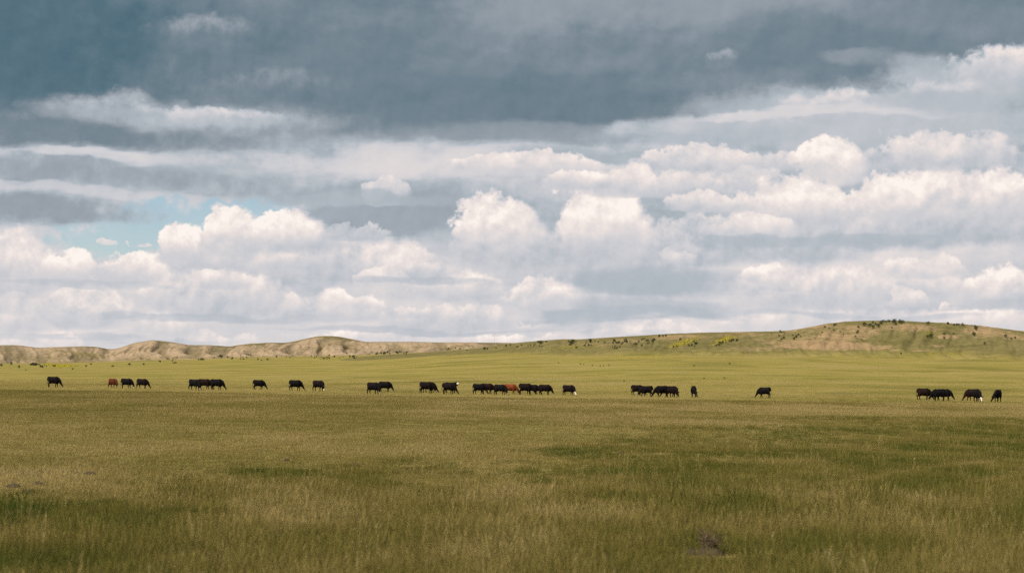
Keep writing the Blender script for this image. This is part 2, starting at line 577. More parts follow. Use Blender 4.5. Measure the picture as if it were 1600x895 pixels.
def terrain(az, r, masks=False):
    x, y = r * np.sin(az), r * np.cos(az)
    px = np.clip(col_of_az(az), -400, 2200)
    px = np.where(np.cos(az) > 0.2, px, np.where(az > 0, 2200, -400))
    xe = np.clip(x, -160, 160)
    z_near = -SLOPE * xe + 0.10 * (fbm(x / 14, y / 14, 3, 3) - .5) + 0.35 * (fbm(x / 90, y / 60, 5, 3) - .5) * sstep(r, 30, 90)
    # slight swale behind the lip of the dry grass
    lip = LIP(px)
    z_near = z_near - 0.16 * sstep(r, lip - 6, lip + 10)
    # plain that climbs slowly to the foot of the hills: linear in picture height against log distance
    zn260 = -SLOPE * np.clip(260 * np.sin(az), -160, 160) - 0.16
    t260 = (zn260 - EYE) / 260
    rb = 900.0 + 350 * sstep(px, 1000, 600)
    t_n = tan_el(px, curve(NEAR_FOOT, px))
    t1700 = tan_el(px, curve(FAR_FOOT, px))
    lr = np.log(np.maximum(r, 1))
    u_ = np.clip((lr - math.log(260)) / (np.log(rb) - math.log(260)), 0, 1)
    te = t260 + (t_n - t260) * u_
    te = te + np.clip((lr - np.log(rb)) / (math.log(1700) - np.log(rb)), 0, 1) * (t1700 - t_n)
    z_pl = EYE + te * r + (fbm(x / 70, y / 120, 8, 3) - .5) * 0.22 * sstep(r, 260, 500)
    k = sstep(r, 225, 330)
    z = z_near * (1 - k) + z_pl * k
    behind = np.cos(az) < 0.2
    z = np.where(behind, -SLOPE * xe + (fbm(x / 300, y / 300, 9, 3) - .5) * 20 * sstep(r, 200, 2500), z)
    # near ridge
    rc = rb + 240 + 90 * (fbm(px / 160, px * 0 + .5, 21, 2) - .5)
    t = np.clip((r - rb) / (rc - rb), 0, 1)
    zf = z_at(px, curve(NEAR_FOOT, px), rb)
    zc = z_at(px, curve(NEAR_SKY, px), rc)
    prof = 0.30 * t + 0.70 * t * t * (3 - 2 * t)
    g1 = fbm(px / 26 + 1.2 * fbm(x / 60, y / 60, 31, 2), r / 130, 33, 4)
    gully = (1 - np.abs(2 * g1 - 1)) ** 2
    zN = zf + (zc - zf) * prof
    steep = np.sin(np.pi * np.clip(t, 0, 1)) ** 0.8
    zN = zN - gully * steep * np.clip(zc - zf, 0, 40) * 0.11 + (fbm(x / 18, y / 18, 35, 3) - .5) * 1.0 * steep
    over = np.clip((r - rc) / 500, 0, 1)
    zN = zN - over * np.clip(zc - zf, 2, 60) * 0.9 - over * over * 6
    zN = np.where((r < rb - 1) | behind, -99, zN)
    # far eroded hills
    rb2 = 1700.0 + 60 * (fbm(px / 55, px * 0 + .2, 41, 3) - .5)
    rc2 = 2180.0 + 120 * (fbm(px / 90, px * 0 + .7, 43, 2) - .5)
    t2 = np.clip((r - rb2) / (rc2 - rb2), 0, 1)
    zf2 = z_at(px, curve(FAR_FOOT, px) + 0.8, rb2)
    zc2 = z_at(px, curve(FAR_SKY, px), rc2)
    prof2 = 0.35 * t2 + 0.65 * t2 * t2 * (3 - 2 * t2)
    wob = 22 * (fbm(x / 160, y / 160, 45, 3) - .5)
    ga = fbm((px + wob * 1.8) / 48, r / 800, 47, 4, .5)
    gb = fbm((px + wob * 2.2) / 15, r / 300, 49, 3, .5)
    ridge_a = np.abs(2 * ga - 1)                 # narrow gullies between rounded spurs
    ridge_b = np.abs(2 * gb - 1)
    gc_ = fbm((px + wob * 2.6) / 5.5, r / 120, 53, 2)
    cut = np.exp(-(ridge_a / 0.26) ** 2) * 0.22 + np.exp(-(ridge_b / 0.3) ** 2) * 0.085 + np.exp(-(np.abs(2 * gc_ - 1) / 0.35) ** 2) * 0.035
    hh = np.clip(zc2 - zf2, 1, 60)
    body = np.sin(np.pi * np.clip(t2, 0, 1) ** 1.15) ** 1.0 + 0.10 * (t2 > .5) * t2
    zF = zf2 + (zc2 - zf2) * prof2 - cut * hh * body + (fbm(x / 22, y / 22, 51, 3) - .5) * 1.4 * body
    over2 = np.clip((r - rc2) / 900, 0, 1)
    zF = zF - over2 * hh * 1.2 - over2 * over2 * 10
    zF = np.where((r < rb2 - 1) | behind, -99, zF)
    zz = np.maximum(np.maximum(z, zN), zF)
    if not masks:
        return zz
    onF = (zF >= zz - 1e-6) & (zF > -50) & (t2 > 0.02)
    onN = (zN >= zz - 1e-6) & (zN > -50) & (t > 0.02) & ~onF
    return zz, onN, onF, t, t2, gully, np.clip(cut / .30, 0, 1), px


def LIP(px):
    """distance at which the dry standing grass ends"""
    p = np.clip(px, -100, 1700)
    py = 608.5 + p * (632.5 - 608.5) / 1600
    h_ = EYE + SLOPE * (p - CX) / FPX * 203
    return h_ / -tan_el(p, py)


def ground_z(x, y):
    """height of the built ground sheet (bilinear in its grid)"""
    x, y = np.asarray(x, float), np.asarray(y, float)
    a, r = np.arctan2(x, y), np.hypot(x, y)
    fa = np.clip((a - AZS[0]) / (AZS[1] - AZS[0]), 0, N_FINE - 1.001)
    j = fa.astype(int)
    fa = fa - j
    i = np.clip(np.searchsorted(RS, r) - 1, 0, len(RS) - 2)
    fr = (r - RS[i]) / (RS[i + 1] - RS[i])
    return (ZZ[i, j] * (1 - fa) + ZZ[i, j + 1] * fa) * (1 - fr) + (ZZ[i + 1, j] * (1 - fa) + ZZ[i + 1, j + 1] * fa) * fr


def hit(px, py):
    """where the line of sight through a point of the photograph meets the land"""
    dx_, dy_, dz_ = pix_dir(px, py)
    az = math.atan2(dx_, dy_)
    te = dz_ / math.hypot(dx_, dy_)
    fa = min(max((az - AZS[0]) / (AZS[1] - AZS[0]), 0), N_FINE - 1.001)
    j = int(fa)
    fa -= j
    zz = ZZ[:, j] * (1 - fa) + ZZ[:, j + 1] * fa
    tt_ = (zz - EYE) / RS
    above = tt_ >= te
    i = int(np.argmax(above)) if above.any() else int(np.argmax(tt_))
    if i > 0 and above[i]:
        f_ = (te - tt_[i - 1]) / (tt_[i] - tt_[i - 1])
        r0, r1 = RS[i - 1], RS[i]
        # exact crossing of the straight facet
        z0, z1 = zz[i - 1], zz[i]
        m_ = (z1 - z0) / (r1 - r0)
        r = min(max((EYE - z0 + m_ * r0) / (m_ - te), r0), r1)
    else:
        r = RS[i]
    x, y = r * math.sin(az), r * math.cos(az)
    return x, y, float(ground_z(x, y))


def tag(o, label=None, cat=None, group=None, kind=None):
    if label:
        o['label'] = label
    if cat:
        o['category'] = cat
    if group:
        o['group'] = group
    if kind:
        o['kind'] = kind
    return o


def new_obj(name, me, mats=(), parent=None):
    o = bpy.data.objects.new(name, me)
    COL.objects.link(o)
    for m_ in mats:
        me.materials.append(m_)
    if parent:
        o.parent = parent
    return o


def mesh_np(name, verts, quads=None, tris=None, smooth=True):
    me = bpy.data.meshes.new(name)
    nv = len(verts)
    me.vertices.add(nv)
    me.vertices.foreach_set('co', np.asarray(verts, np.float32).ravel())
    loops, starts, pos = [], [], 0
    if quads is not None and len(quads):
        q = np.asarray(quads, np.int32)
        loops.append(q.ravel())
        starts.append(np.arange(len(q), dtype=np.int32) * 4)
        pos = q.size
    if tris is not None and len(tris):
        q = np.asarray(tris, np.int32)
        loops.append(q.ravel())
        starts.append(np.arange(len(q), dtype=np.int32) * 3 + pos)
    loops = np.concatenate(loops)
    starts = np.concatenate(starts)
    me.loops.add(len(loops))
    me.loops.foreach_set('vertex_index', loops)
    me.polygons.add(len(starts))
    me.polygons.foreach_set('loop_start', starts)
    if smooth:
        me.polygons.foreach_set('use_smooth', np.ones(len(starts), bool))
    me.update(calc_edges=True)
    return me


def attr(me, name, vals):
    a = me.attributes.new(name, 'FLOAT', 'POINT')
    a.data.foreach_set('value', np.asarray(vals, np.float32).ravel())


def material(name):
    m_ = bpy.data.materials.new(name)
    m_.use_nodes = True
    m_.node_tree.nodes.clear()
    h = NT(m_.node_tree)
    out = h.node('ShaderNodeOutputMaterial')
    b = h.node('ShaderNodeBsdfPrincipled')
    b.inputs['Specular IOR Level'].default_value = 0.2
    b.inputs['Roughness'].default_value = 0.9
    h.set(out.inputs[0], b.outputs[0])
    return m_, h, b, out


def read(h, name):
    n = h.node('ShaderNodeAttribute', attribute_name=name)
    return n.outputs['Fac']


# ------------------------------------------------------------------ ground sheet and hills: one polar grid cut into three pieces
az_f = np.linspace(-0.36, 0.36, 1240)
az_c = np.linspace(0.36, 2 * math.pi - 0.36, 150)[1:-1]
AZS = np.concatenate([az_f, az_c])
N_FINE = len(az_f)
RS = np.concatenate([[0.5, 2, 4, 7], np.geomspace(10, 180, 90), np.arange(182, 260, 2), np.geomspace(264, 880, 60), np.arange(890, 1560, 5.5),
                     np.geomspace(1565, 1660, 8), np.arange(1668, 2300, 5.0), np.geomspace(2310, 3400, 14), np.geomspace(3700, 14000, 10)])
A2, R2 = np.meshgrid(AZS, RS)
ZZ, onN, onF, tN, tF, gul, cutm, PXc = terrain(A2, R2, True)
VX, VY = R2 * np.sin(A2), R2 * np.cos(A2)
PYc = CY - FPX * np.tan(np.arctan2(ZZ - EYE, R2 * 1.0) - PITCH)
nr, na = A2.shape
idx = np.arange(nr * na).reshape(nr, na)
nxt = np.roll(idx, -1, axis=1)
Q4 = np.stack([idx[:-1], nxt[:-1], nxt[1:], idx[1:]], -1).reshape(-1, 4)[:, ::-1]
PTS = np.stack([VX, VY, ZZ], -1).reshape(-1, 3)


def blob(cx, cy, wx, wy, seed, soft=0.6):
    """patch of ground, uneven edged"""
    d = ((PXc - cx) / wx) ** 2 + ((PYc - cy) / wy) ** 2
    d = d + (fbm(VX / 14, VY / 22, seed, 3) - .5) * 1.6
    return 1 - sstep(d, 1 - soft, 1 + soft)


bare = np.zeros_like(ZZ)
for i, (cx, cy, wx, wy, v) in enumerate([(1320, 518, 60, 13, .9), (1290, 520, 60, 8, .7), (1250, 527, 70, 9, .6), (1410, 514, 60, 9, .6), (1285, 540, 95, 8, .95), (1350, 543, 40, 5, .8), (1170, 545, 60, 4, .6),
                                         (1485, 526, 26, 4, .9), (1545, 520, 60, 9, .7), (1590, 526, 30, 8, .7), (1465, 541, 12, 2.5, .9), (1400, 548, 10, 1.5, .9), (1440, 548, 16, 1.4, .8), (985, 545, 25, 3, .7), (1010, 540, 22, 4, .6),
                                         (900, 537, 60, 6, .5), (1070, 527, 50, 5, .55), (1160, 524, 40, 6, .55), (840, 541, 30, 4, .4), (980, 535, 60, 6, .5), (1210, 532, 40, 6, .7), (1555, 549, 25, 2, .6)]):
    bare = np.maximum(bare, blob(cx, cy, wx, wy, 60 + i) * v)
bare = np.where(onF, np.clip(0.78 + (fbm(VX / 60, VY / 60, 81, 3) - .5) * 1.3 - 0.35 * (tF > .93), 0, 1), np.where(onN, np.clip(bare * .76 + .03 * sstep(tN, .35, .8) + (fbm(VX / 40, VY / 50, 83, 3) - .52) * .9, 0, 1), bare * .7))
dry = 1 - sstep(R2, LIP(PXc) - 1, LIP(PXc) + 3)                         # standing dry grass this side of the lip
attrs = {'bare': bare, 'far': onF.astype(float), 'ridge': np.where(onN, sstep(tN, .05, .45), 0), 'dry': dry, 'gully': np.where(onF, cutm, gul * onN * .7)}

qi = Q4
is_f = onF.ravel()[qi].all(1)
is_n = onN.ravel()[qi].all(1)

gm, h, b, out = material('pasture')
geo = h.node('ShaderNodeNewGeometry')
pos = geo.outputs['Position']
n_big = h.noise(pos, 0.012, 4, .55).outputs['Fac']
n_mid = h.noise(pos, 0.09, 5, .6).outputs['Fac']
n_fin = h.noise(pos, 1.7, 5, .7).outputs['Fac']
n_dot = h.noise(pos, 0.35, 4, .7).outputs['Fac']
green = h.cmix(h.step(n_mid, .35, .68), (0.170, 0.141, 0.040), (0.216, 0.174, 0.056))
green = h.cmix(h.step(n_big, .42, .62), green, (0.176, 0.152, 0.041))
tan = h.cmix(h.step(n_mid, .3, .7), (0.140, 0.121, 0.040), (0.185, 0.156, 0.058))
soil = h.cmix(h.step(n_dot, .3, .7), (0.205, 0.136, 0.073), (0.270, 0.190, 0.110))
fsoil = h.cmix(h.step(n_mid, .3, .72), (0.222, 0.164, 0.107), (0.302, 0.227, 0.154))
fgrass = h.cmix(h.step(n_mid, .3, .7), (0.125, 0.100, 0.045), (0.170, 0.132, 0.066))
# streaks of paler, yellower and weedy sward lying across the plain
stv = h.node('ShaderNodeVectorMath', operation='MULTIPLY')
h.set(stv.inputs[0], pos)
stv.inputs[1].default_value = (0.022, 0.022, 0)
n_st = h.noise(stv.outputs[0], 1.0, 6, .62).outputs['Fac']
green = h.cmix(h.m('MULTIPLY', h.step(n_st, .50, .62), .8), green, (0.215, 0.170, 0.066))
green = h.cmix(h.m('MULTIPLY', h.step(n_st, .48, .38), .8), green, (0.118, 0.107, 0.029))
green = h.cmix(h.m('MULTIPLY', h.step(h.noise(stv.outputs[0], 2.3, 4, .6).outputs['Fac'], .60, .70), .6), green, (0.165, 0.125, 0.085))
col = h.cmix(read(h, 'dry'), green, tan)
hgrass = h.cmix(h.step(n_mid, .35, .65), (0.100, 0.088, 0.034), (0.142, 0.118, 0.050))
hillc = h.cmix(read(h, 'ridge'), col, hgrass)
hillc = h.cmix(read(h, 'far'), hillc, fgrass)
bs = h.m('ADD', read(h, 'bare'), h.m('MULTIPLY', h.m('SUBTRACT', n_dot, .5), 1.7))
soilc = h.cmix(read(h, 'far'), soil, fsoil)
col = h.cmix(h.step(bs, .32, .72), hillc, soilc)
# darker olive tone along the gullies, broken up by noise
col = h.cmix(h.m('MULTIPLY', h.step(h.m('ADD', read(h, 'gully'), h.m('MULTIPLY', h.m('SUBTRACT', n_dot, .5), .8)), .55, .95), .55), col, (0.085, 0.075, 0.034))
col = h.cmix(h.step(n_fin, .25, .8), h.cmix(1.0, col, (.80, .80, .78), 'MULTIPLY'), h.cmix(1.0, col, (1.16, 1.14, 1.1), 'MULTIPLY'))
n_scr = h.noise(pos, 0.16, 3, .6).outputs['Fac']
col = h.cmix(h.m('MULTIPLY', h.m('MAXIMUM', read(h, 'far'), read(h, 'ridge')), h.m('MULTIPLY', h.step(n_scr, .54, .66), .42)), col, (0.075, 0.066, 0.030))
h.set(b.inputs['Base Color'], col)
b.inputs['Roughness'].default_value = 1.0
b.inputs['Specular IOR Level'].default_value = 0.0
bp = h.node('ShaderNodeBump')
bp.inputs['Strength'].default_value = 0.8
bp.inputs['Distance'].default_value = 0.25
h.set(bp.inputs['Height'], h.m('ADD', n_fin, h.m('MULTIPLY', n_dot, 2.0)))
bp2 = h.node('ShaderNodeBump')                  # rills too fine for the mesh
bp2.inputs['Distance'].default_value = 5.0
h.set(bp2.inputs['Strength'], h.m('MULTIPLY', h.m('MAXIMUM', read(h, 'far'), h.m('MULTIPLY', read(h, 'ridge'), .4)), .8))
rv = h.node('ShaderNodeVectorMath', operation='MULTIPLY')
h.set(rv.inputs[0], pos)
rv.inputs[1].default_value = (0.07, 0.022, 0.03)
h.set(bp2.inputs['Height'], h.noise(rv.outputs[0], 1.0, 6, .65).outputs['Fac'])
h.set(bp2.inputs['Normal'], bp.outputs[0])
h.set(b.inputs['Normal'], bp2.outputs[0])


def piece(name, sel):
    q = qi[sel]
    used = np.unique(q)
    remap = np.zeros(nr * na, np.int64)
    remap[used] = np.arange(len(used))
    me = mesh_np(name, PTS[used], remap[q])
    for k_, v_ in attrs.items():
        attr(me, k_, v_.ravel()[used])
    return tag(new_obj(name, me, [gm]), kind='structure')


piece('ground', ~is_f & ~is_n)
piece('hill', is_n)
piece('hills', is_f)

# ------------------------------------------------------------------ cattle
_ib = bmesh.new()
bmesh.ops.create_icosphere(_ib, subdivisions=2, radius=1.0)
ICO_V = np.array([v_.co[:] for v_ in _ib.verts])
ICO_F = np.array([[v_.index for v_ in f_.verts] for f_ in _ib.faces])
_ib.free()


def ball(acc, c, r):
    """ellipsoid; r is a number or (rx, ry, rz)"""
    acc.append(ICO_V * (np.array(r) if not isinstance(r, (int, float)) else r) + np.array(c))


def limb(bm, pts, step_=0.022):
    """tapering chain of (x, y, z, radius)"""
    for a, b_ in zip(pts, pts[1:]):
        n_ = max(2, int(math.dist(a[:3], b_[:3]) / step_))
        for i in range(n_ + 1):
            t = i / n_
            p = [a[j] + (b_[j] - a[j]) * t for j in range(4)]
            ball(bm, p[:3], p[3])


def ellipses(bm, rows, n_=5):
    for a, b_ in zip(rows, rows[1:]):
        for i in range(n_ + 1):
            t = i / n_
            x, zc, rz, ry = (a[j] + (b_[j] - a[j]) * t for j in range(4))
            ball(bm, (x, 0, zc), (0.13, ry, rz))


def cow_mesh(name, yaw=0.0, raise_=0.0, stride=(0, 0, 0, 0), tail=0.0):
    """beef cow facing +X, 1.33 m at the hip; yaw bends the neck sideways, raise_ lifts the head"""
    bm = []                                            # overlapping ellipsoids, fused below into one skin
    ellipses(bm, [(-0.77, 1.02, 0.29, 0.22), (-0.63, 0.975, 0.36, 0.30), (-0.32, 0.905, 0.405, 0.33), (0.0, 0.875, 0.425, 0.36), (0.28, 0.87, 0.43, 0.33), (0.52, 0.885, 0.40, 0.28), (0.68, 0.90, 0.32, 0.22)])
    ball(bm, (-0.62, 0.16, 1.20), (0.13, 0.10, 0.12))                      # hip bones
    ball(bm, (-0.62, -0.16, 1.20), (0.13, 0.10, 0.12))
    ball(bm, (0.42, 0, 1.22), (0.22, 0.11, 0.10))                          # withers
    ball(bm, (0.60, 0, 0.58), (0.19, 0.14, 0.16))                          # brisket
    cy_, sy_ = math.cos(yaw), math.sin(yaw)

    def nk(x, y, z):                                                       # bend the neck about the shoulder
        u_ = x - 0.58
        f_ = min(1.0, max(0.0, u_ / 0.35))
        a_ = yaw * f_
        zz_ = z + raise_ * max(0.0, u_) * 1.35
        xx_ = 0.58 + math.cos(a_) * u_ * (1 - 0.12 * raise_) - math.sin(a_) * y
        return (xx_, math.sin(a_) * u_ + math.cos(a_) * y, zz_)
    path = [(0.56, 1.02, .25), (0.74, 0.88, .28), (0.91, 0.71, .22), (1.02, 0.57, .17), (1.06, 0.50, .15)]
    for a, b_ in zip(path, path[1:]):
        for i in range(7):
            t = i / 6
            x, z, r = (a[j] + (b_[j] - a[j]) * t for j in range(3))
            ball(bm, nk(x, 0, z), (r, r * .72, r))
    for i in range(14):                                                    # head: broad brow, tapering to a blunt muzzle
        t = i / 13
        x, z = 1.06 + 0.27 * t, 0.50 - 0.36 * t
        r = 0.150 - 0.075 * min(t / .75, 1) + (0.022 if t > .8 else 0)
        ball(bm, nk(x, 0, z), (r * .95, r * (.86 if t < .8 else .95), r * .92))
    ball(bm, nk(1.14, 0, 0.34), (0.10, 0.075, 0.11))                       # jaw
    for s in (-1, 1):                                                      # ears, held out sideways
        for i in range(7):
            t = i / 6
            ball(bm, nk(1.02 - 0.03 * t, s * (0.10 + 0.20 * t), 0.57 - 0.02 * t), (0.036, 0.04, 0.07 * (1 - .4 * abs(t - .4))))
    fl, fr, hl, hr = stride
    for s, d in ((1, fl), (-1, fr)):
        y = 0.17 * s
        limb(bm, [(0.46, y * .9, 0.80, .15), (0.42, y, 0.62, .125), (0.45 + d * .5, y, 0.42, .075), (0.445 + d, y, 0.36, .068), (0.445 + d * 1.2, y, 0.11, .052), (0.47 + d * 1.25, y, 0.045, .056)])
    for s, d in ((1, hl), (-1, hr)):
        y = 0.18 * s
        limb(bm, [(-0.60, y * .8, 0.98, .20), (-0.54 + d * .2, y, 0.72, .175), (-0.66 + d * .7, y, 0.50, .095), (-0.71 + d * .9, y, 0.42, .075), (-0.67 + d * 1.1, y, 0.11, .053), (-0.63 + d * 1.15, y, 0.045, .056)])
    ball(bm, (-0.42, 0, 0.53), (0.15, 0.13, 0.10))                         # udder
    limb(bm, [(-0.84, 0, 1.20, .045), (-0.93, tail * .4, 1.08, .032), (-0.94, tail, 0.72, .028), (-0.92, tail * 1.2, 0.52, .05), (-0.92, tail * 1.2, 0.42, .03)])
    src = mesh_np('tmp', np.concatenate(bm), tris=np.concatenate([ICO_F + i * len(ICO_V) for i in range(len(bm))]))
    o = bpy.data.objects.new('tmp', src)
    COL.objects.link(o)
    md = o.modifiers.new('r', 'REMESH')
    md.mode = 'VOXEL'
    md.voxel_size = 0.028
    md.use_smooth_shade = True
    sm = o.modifiers.new('s', 'SMOOTH')
    sm.factor = 0.5
    sm.iterations = 4
    bpy.context.view_layer.update()
    me = bpy.data.meshes.new_from_object(o.evaluated_get(bpy.context.evaluated_depsgraph_get()))
    bpy.data.objects.remove(o)
    me.name = name
    # front of the face goes to the second material slot
    n_ = len(me.polygons)
    cen = np.empty(n_ * 3, np.float32)
    me.polygons.foreach_get('center', cen)
    cen = cen.reshape(-1, 3)
    a0, a1 = np.array(nk(1.06, 0, 0.50)), np.array(nk(1.35, 0, 0.11))
    ax = a1 - a0
    t = ((cen - a0) @ ax) / (ax @ ax)
    dist = np.linalg.norm(cen - (a0 + np.clip(t, 0, 1)[:, None] * ax), axis=1)
    fr_ = np.array(nk(1.6, 0, 0.30)) - np.array(nk(1.1, 0, 0.30))
    front = ((cen - (a0 + t[:, None] * ax)) @ (fr_ / np.linalg.norm(fr_))) > -0.05
    face = (dist < 0.17) & (t > 0.12) & front
    muz = (dist < 0.17) & (t > 0.72)
    me.materials.clear()
    mi = np.where(muz, 2, np.where(face, 1, 0)).astype(np.int32)
    me.polygons.foreach_set('material_index', mi)
    xs = np.empty(len(me.vertices) * 3, np.float32)
    me.vertices.foreach_get('co', xs)
    return me


COW = {
    'straight': cow_mesh('grazing_cow_a', 0.0, 0.0, (0.05, -0.10, -0.08, 0.10), 0.05),
    'step': cow_mesh('grazing_cow_b', 0.15, 0.0, (-0.14, 0.14, 0.16, -0.14), -0.05),
    'near': cow_mesh('grazing_cow_c', -0.55, 0.0, (0.08, -0.06, 0.05, -0.10), 0.08),
    'away': cow_mesh('grazing_cow_d', 0.5, 0.05, (-0.05, 0.08, -0.10, 0.06), -0.06),
    'wide': cow_mesh('grazing_cow_e', -0.2, 0.08, (0.15, 0.0, 0.0, -0.16), 0.1),
    'up': cow_mesh('standing_cow', -0.9, 1.0, (0.0, 0.06, -0.04, 0.05), 0.0),
}


def hide(name, c1, c2, rough=.75):
    m_, h, b, out = material(name)
    t = h.node('ShaderNodeTexCoord')
    n_ = h.noise(t.outputs['Object'], 3.0, 4, .6).outputs['Fac']
    h.set(b.inputs['Base Color'], h.cmix(h.step(n_, .35, .7), c1, c2))
    b.inputs['Roughness'].default_value = rough
    b.inputs['Specular IOR Level'].default_value = 0.03
    n2 = h.noise(t.outputs['Object'], 40.0, 2, .6).outputs['Fac']
    bp_ = h.node('ShaderNodeBump')
    bp_.inputs['Strength'].default_value = 0.3
    bp_.inputs['Distance'].default_value = 0.02
    h.set(bp_.inputs['Height'], n2)
    h.set(b.inputs['Normal'], bp_.outputs[0])
    return m_


HIDE = {
    'black': hide('black_hide', (0.0035, 0.003, 0.0035), (0.009, 0.0072, 0.0072)),
    'dark': hide('dark_brown_hide', (0.0045, 0.0032, 0.0034), (0.012, 0.0075, 0.007)),
    'brown': hide('brown_hide', (0.006, 0.0035, 0.0035), (0.019, 0.009, 0.0068)),
    'red': hide('rust_red_hide', (0.095, 0.024, 0.010), (0.17, 0.044, 0.016), .8),
    'maroon': hide('red_brown_hide', (0.034, 0.011, 0.006), (0.085, 0.023, 0.010), .8),
    'white': hide('white_face', (0.42, 0.38, 0.34), (0.58, 0.54, 0.49), .8),
    'pale': hide('pale_muzzle', (0.16, 0.12, 0.10), (0.28, 0.22, 0.19), .7),
}

# column of the middle of the animal, row of its hooves, height in pixels, heading (0 = facing right, positive turns away), pose, coat, face, muzzle, label
HERD = [
    (86, 604.6, 16.2, 0, 'straight', 'black', 0, 0, 'black cow grazing alone at the far left end of the herd'),
    (178, 606.0, 14.6, -38, 'wide', 'maroon', 0, 'pale', 'red brown cow at the left grazing beside two black cows'),
    (200, 606.4, 15.3, -8, 'straight', 'black', 0, 'pale', 'black cow grazing right behind the red brown cow at the left'),
    (224.5, 607.0, 15.4, -14, 'step', 'dark', 0, 0, 'striding dark brown cow, rightmost of the three at the left'),
    (306, 609.2, 16.8, -24, 'near', 'black', 0, 'pale', 'black cow with pale muzzle, left of the trio under the tan hills'),
    (322, 608.4, 16.6, 4, 'step', 'brown', 0, 0, 'brown backed cow half hidden in the middle of the trio under the tan hills'),
    (341, 609.0, 17.0, -3, 'straight', 'black', 0, 0, 'big black cow at the right of the trio under the tan hills'),
    (406.5, 608.4, 15.2, 3, 'straight', 'black', 0, 0, 'black cow grazing alone between the trio and the next pair'),
    (464, 610.0, 16.6, 2, 'step', 'black', 0, 'pale', 'black cow with pale chin, left of the pair below the highest tan hill'),
    (499.5, 610.6, 16.6, -26, 'near', 'dark', 0, 'white', 'dark brown cow with white muzzle, right of the pair below the highest tan hill'),
    (586, 615.6, 18.6, -24, 'near', 'black', 0, 'pale', 'black cow standing in front of another, its head turned to the viewer'),
    (604, 612.0, 16.4, 2, 'straight', 'black', 0, 'pale', 'black cow with pale chin grazing behind a nearer black cow'),
    (669, 614.2, 18.0, 0, 'wide', 'dark', 0, 'pale', 'dark brown cow, left one of the pair below the mast'),
    (673, 613.2, 16.6, -10, 'step', 'black', 0, 0, 'black cow half hidden behind the dark brown cow left of the white faced one'),
    (703.5, 615.4, 17.6, -10, 'straight', 'dark', 0, 0, 'dark brown cow standing in front of the white faced cow'),
    (707, 613.8, 16.8, 8, 'up', 'black', 'white', 'white', 'black cow with raised white face looking over another cow'),
    (751, 615.6, 16.6, 2, 'step', 'black', 0, 0, 'black cow at the left end of the close row with the rust red cow'),
    (764, 615.0, 16.4, 0, 'straight', 'brown', 0, 0, 'brown backed cow second from left in the close row'),
    (784, 616.8, 16.6, -14, 'near', 'black', 0, 'pale', 'black cow with pale muzzle in front of the rust red cow'),
    (800, 615.8, 16.4, 0, 'straight', 'red', 0, 'pale', 'bright rust red cow in the middle of the herd'),
    (824, 616.6, 18.0, 2, 'wide', 'dark', 0, 0, 'dark brown cow with high rump just right of the rust red cow'),
    (835, 616.0, 15.6, -12, 'step', 'black', 0, 0, 'black cow squeezed between two dark brown cows right of the rust red cow'),
    (854, 616.8, 16.4, 2, 'straight', 'dark', 0, 'pale', 'dark brown cow at the right end of the row beyond the rust red cow'),
    (891, 617.6, 16.6, -18, 'near', 'dark', 'white', 'white', 'dark cow with white patched face grazing alone right of the long row'),
    (998, 617.2, 16.2, 8, 'straight', 'dark', 0, 0, 'dark brown cow facing right at the left of the five in a clump'),
    (1007.5, 619.6, 17.2, 186, 'step', 'black', 0, 'pale', 'black cow facing left, second of the five in a clump'),
    (1031, 620.2, 18.0, 202, 'near', 'black', 0, 0, 'black cow facing left in the middle of the five in a clump'),
    (1043, 619.6, 16.8, 190, 'straight', 'black', 0, 0, 'black cow fourth from left among the five in a clump'),
    (1053, 620.6, 17.8, -52, 'wide', 'dark', 0, 0, 'dark cow turned to the viewer at the right of the five in a clump'),
    (1084, 620.8, 18.2, -94, 'away', 'black', 0, 0, 'black cow seen end on, just right of the clump of five'),
    (1192, 621.4, 16.8, 172, 'straight', 'black', 0, 0, 'black cow standing alone and facing left below the right hill'),
    (1446, 624.6, 18.0, 2, 'straight', 'brown', 0, 0, 'brown cow with its rump to the left, first of the trio at the right'),
    (1464, 626.2, 18.4, 196, 'near', 'black', 0, 'pale', 'black cow facing left in front of the trio at the right'),
    (1478, 625.6, 17.8, -6, 'wide', 'black', 0, 0, 'black cow facing right behind the others of the trio at the right'),
    (1517, 625.8, 18.0, 178, 'step', 'brown', 0, 0, 'brown black cow facing left beside the white faced cow at the right'),
    (1528.5, 627.2, 18.2, -80, 'straight', 'black', 'white', 'white', 'black cow with white face turned straight to the viewer at the right'),
    (1558, 627.6, 18.8, -118, 'near', 'black', 0, 0, 'black cow seen end on at the far right of the herd'),
]
for px, py, hp, head, pose, coat, face, muz, label in HERD:
    x, y, z = hit(px, py)
    r = math.hypot(x, y)
    s = hp * r / FPX / 1.33
    a = math.radians(head)
    mid = 0.19 * s                                     # middle of the outline, ahead of the origin
    o = bpy.data.objects.new('cow', COW[pose])
    COL.objects.link(o)
    ox, oy = x - math.cos(a) * mid, y - math.sin(a) * mid
    o.location = (ox, oy, float(ground_z(ox, oy)) - 0.03)
    o.rotation_euler = (0, 0, a)
    o.scale = (s * .87, s, s * 1.03)
    for i_, m_ in enumerate((HIDE[coat], HIDE[face or coat], HIDE[muz or face or coat])):
        if len(COW[pose].materials) < 3:
            COW[pose].materials.append(HIDE['black'])
    for i_, m_ in enumerate((HIDE[coat], HIDE[face or coat], HIDE[muz or face or coat])):
        o.material_slots[i_].link = 'OBJECT'
        o.material_slots[i_].material = m_
    tag(o, label, 'cow', 'cattle grazing in a line across the pasture')

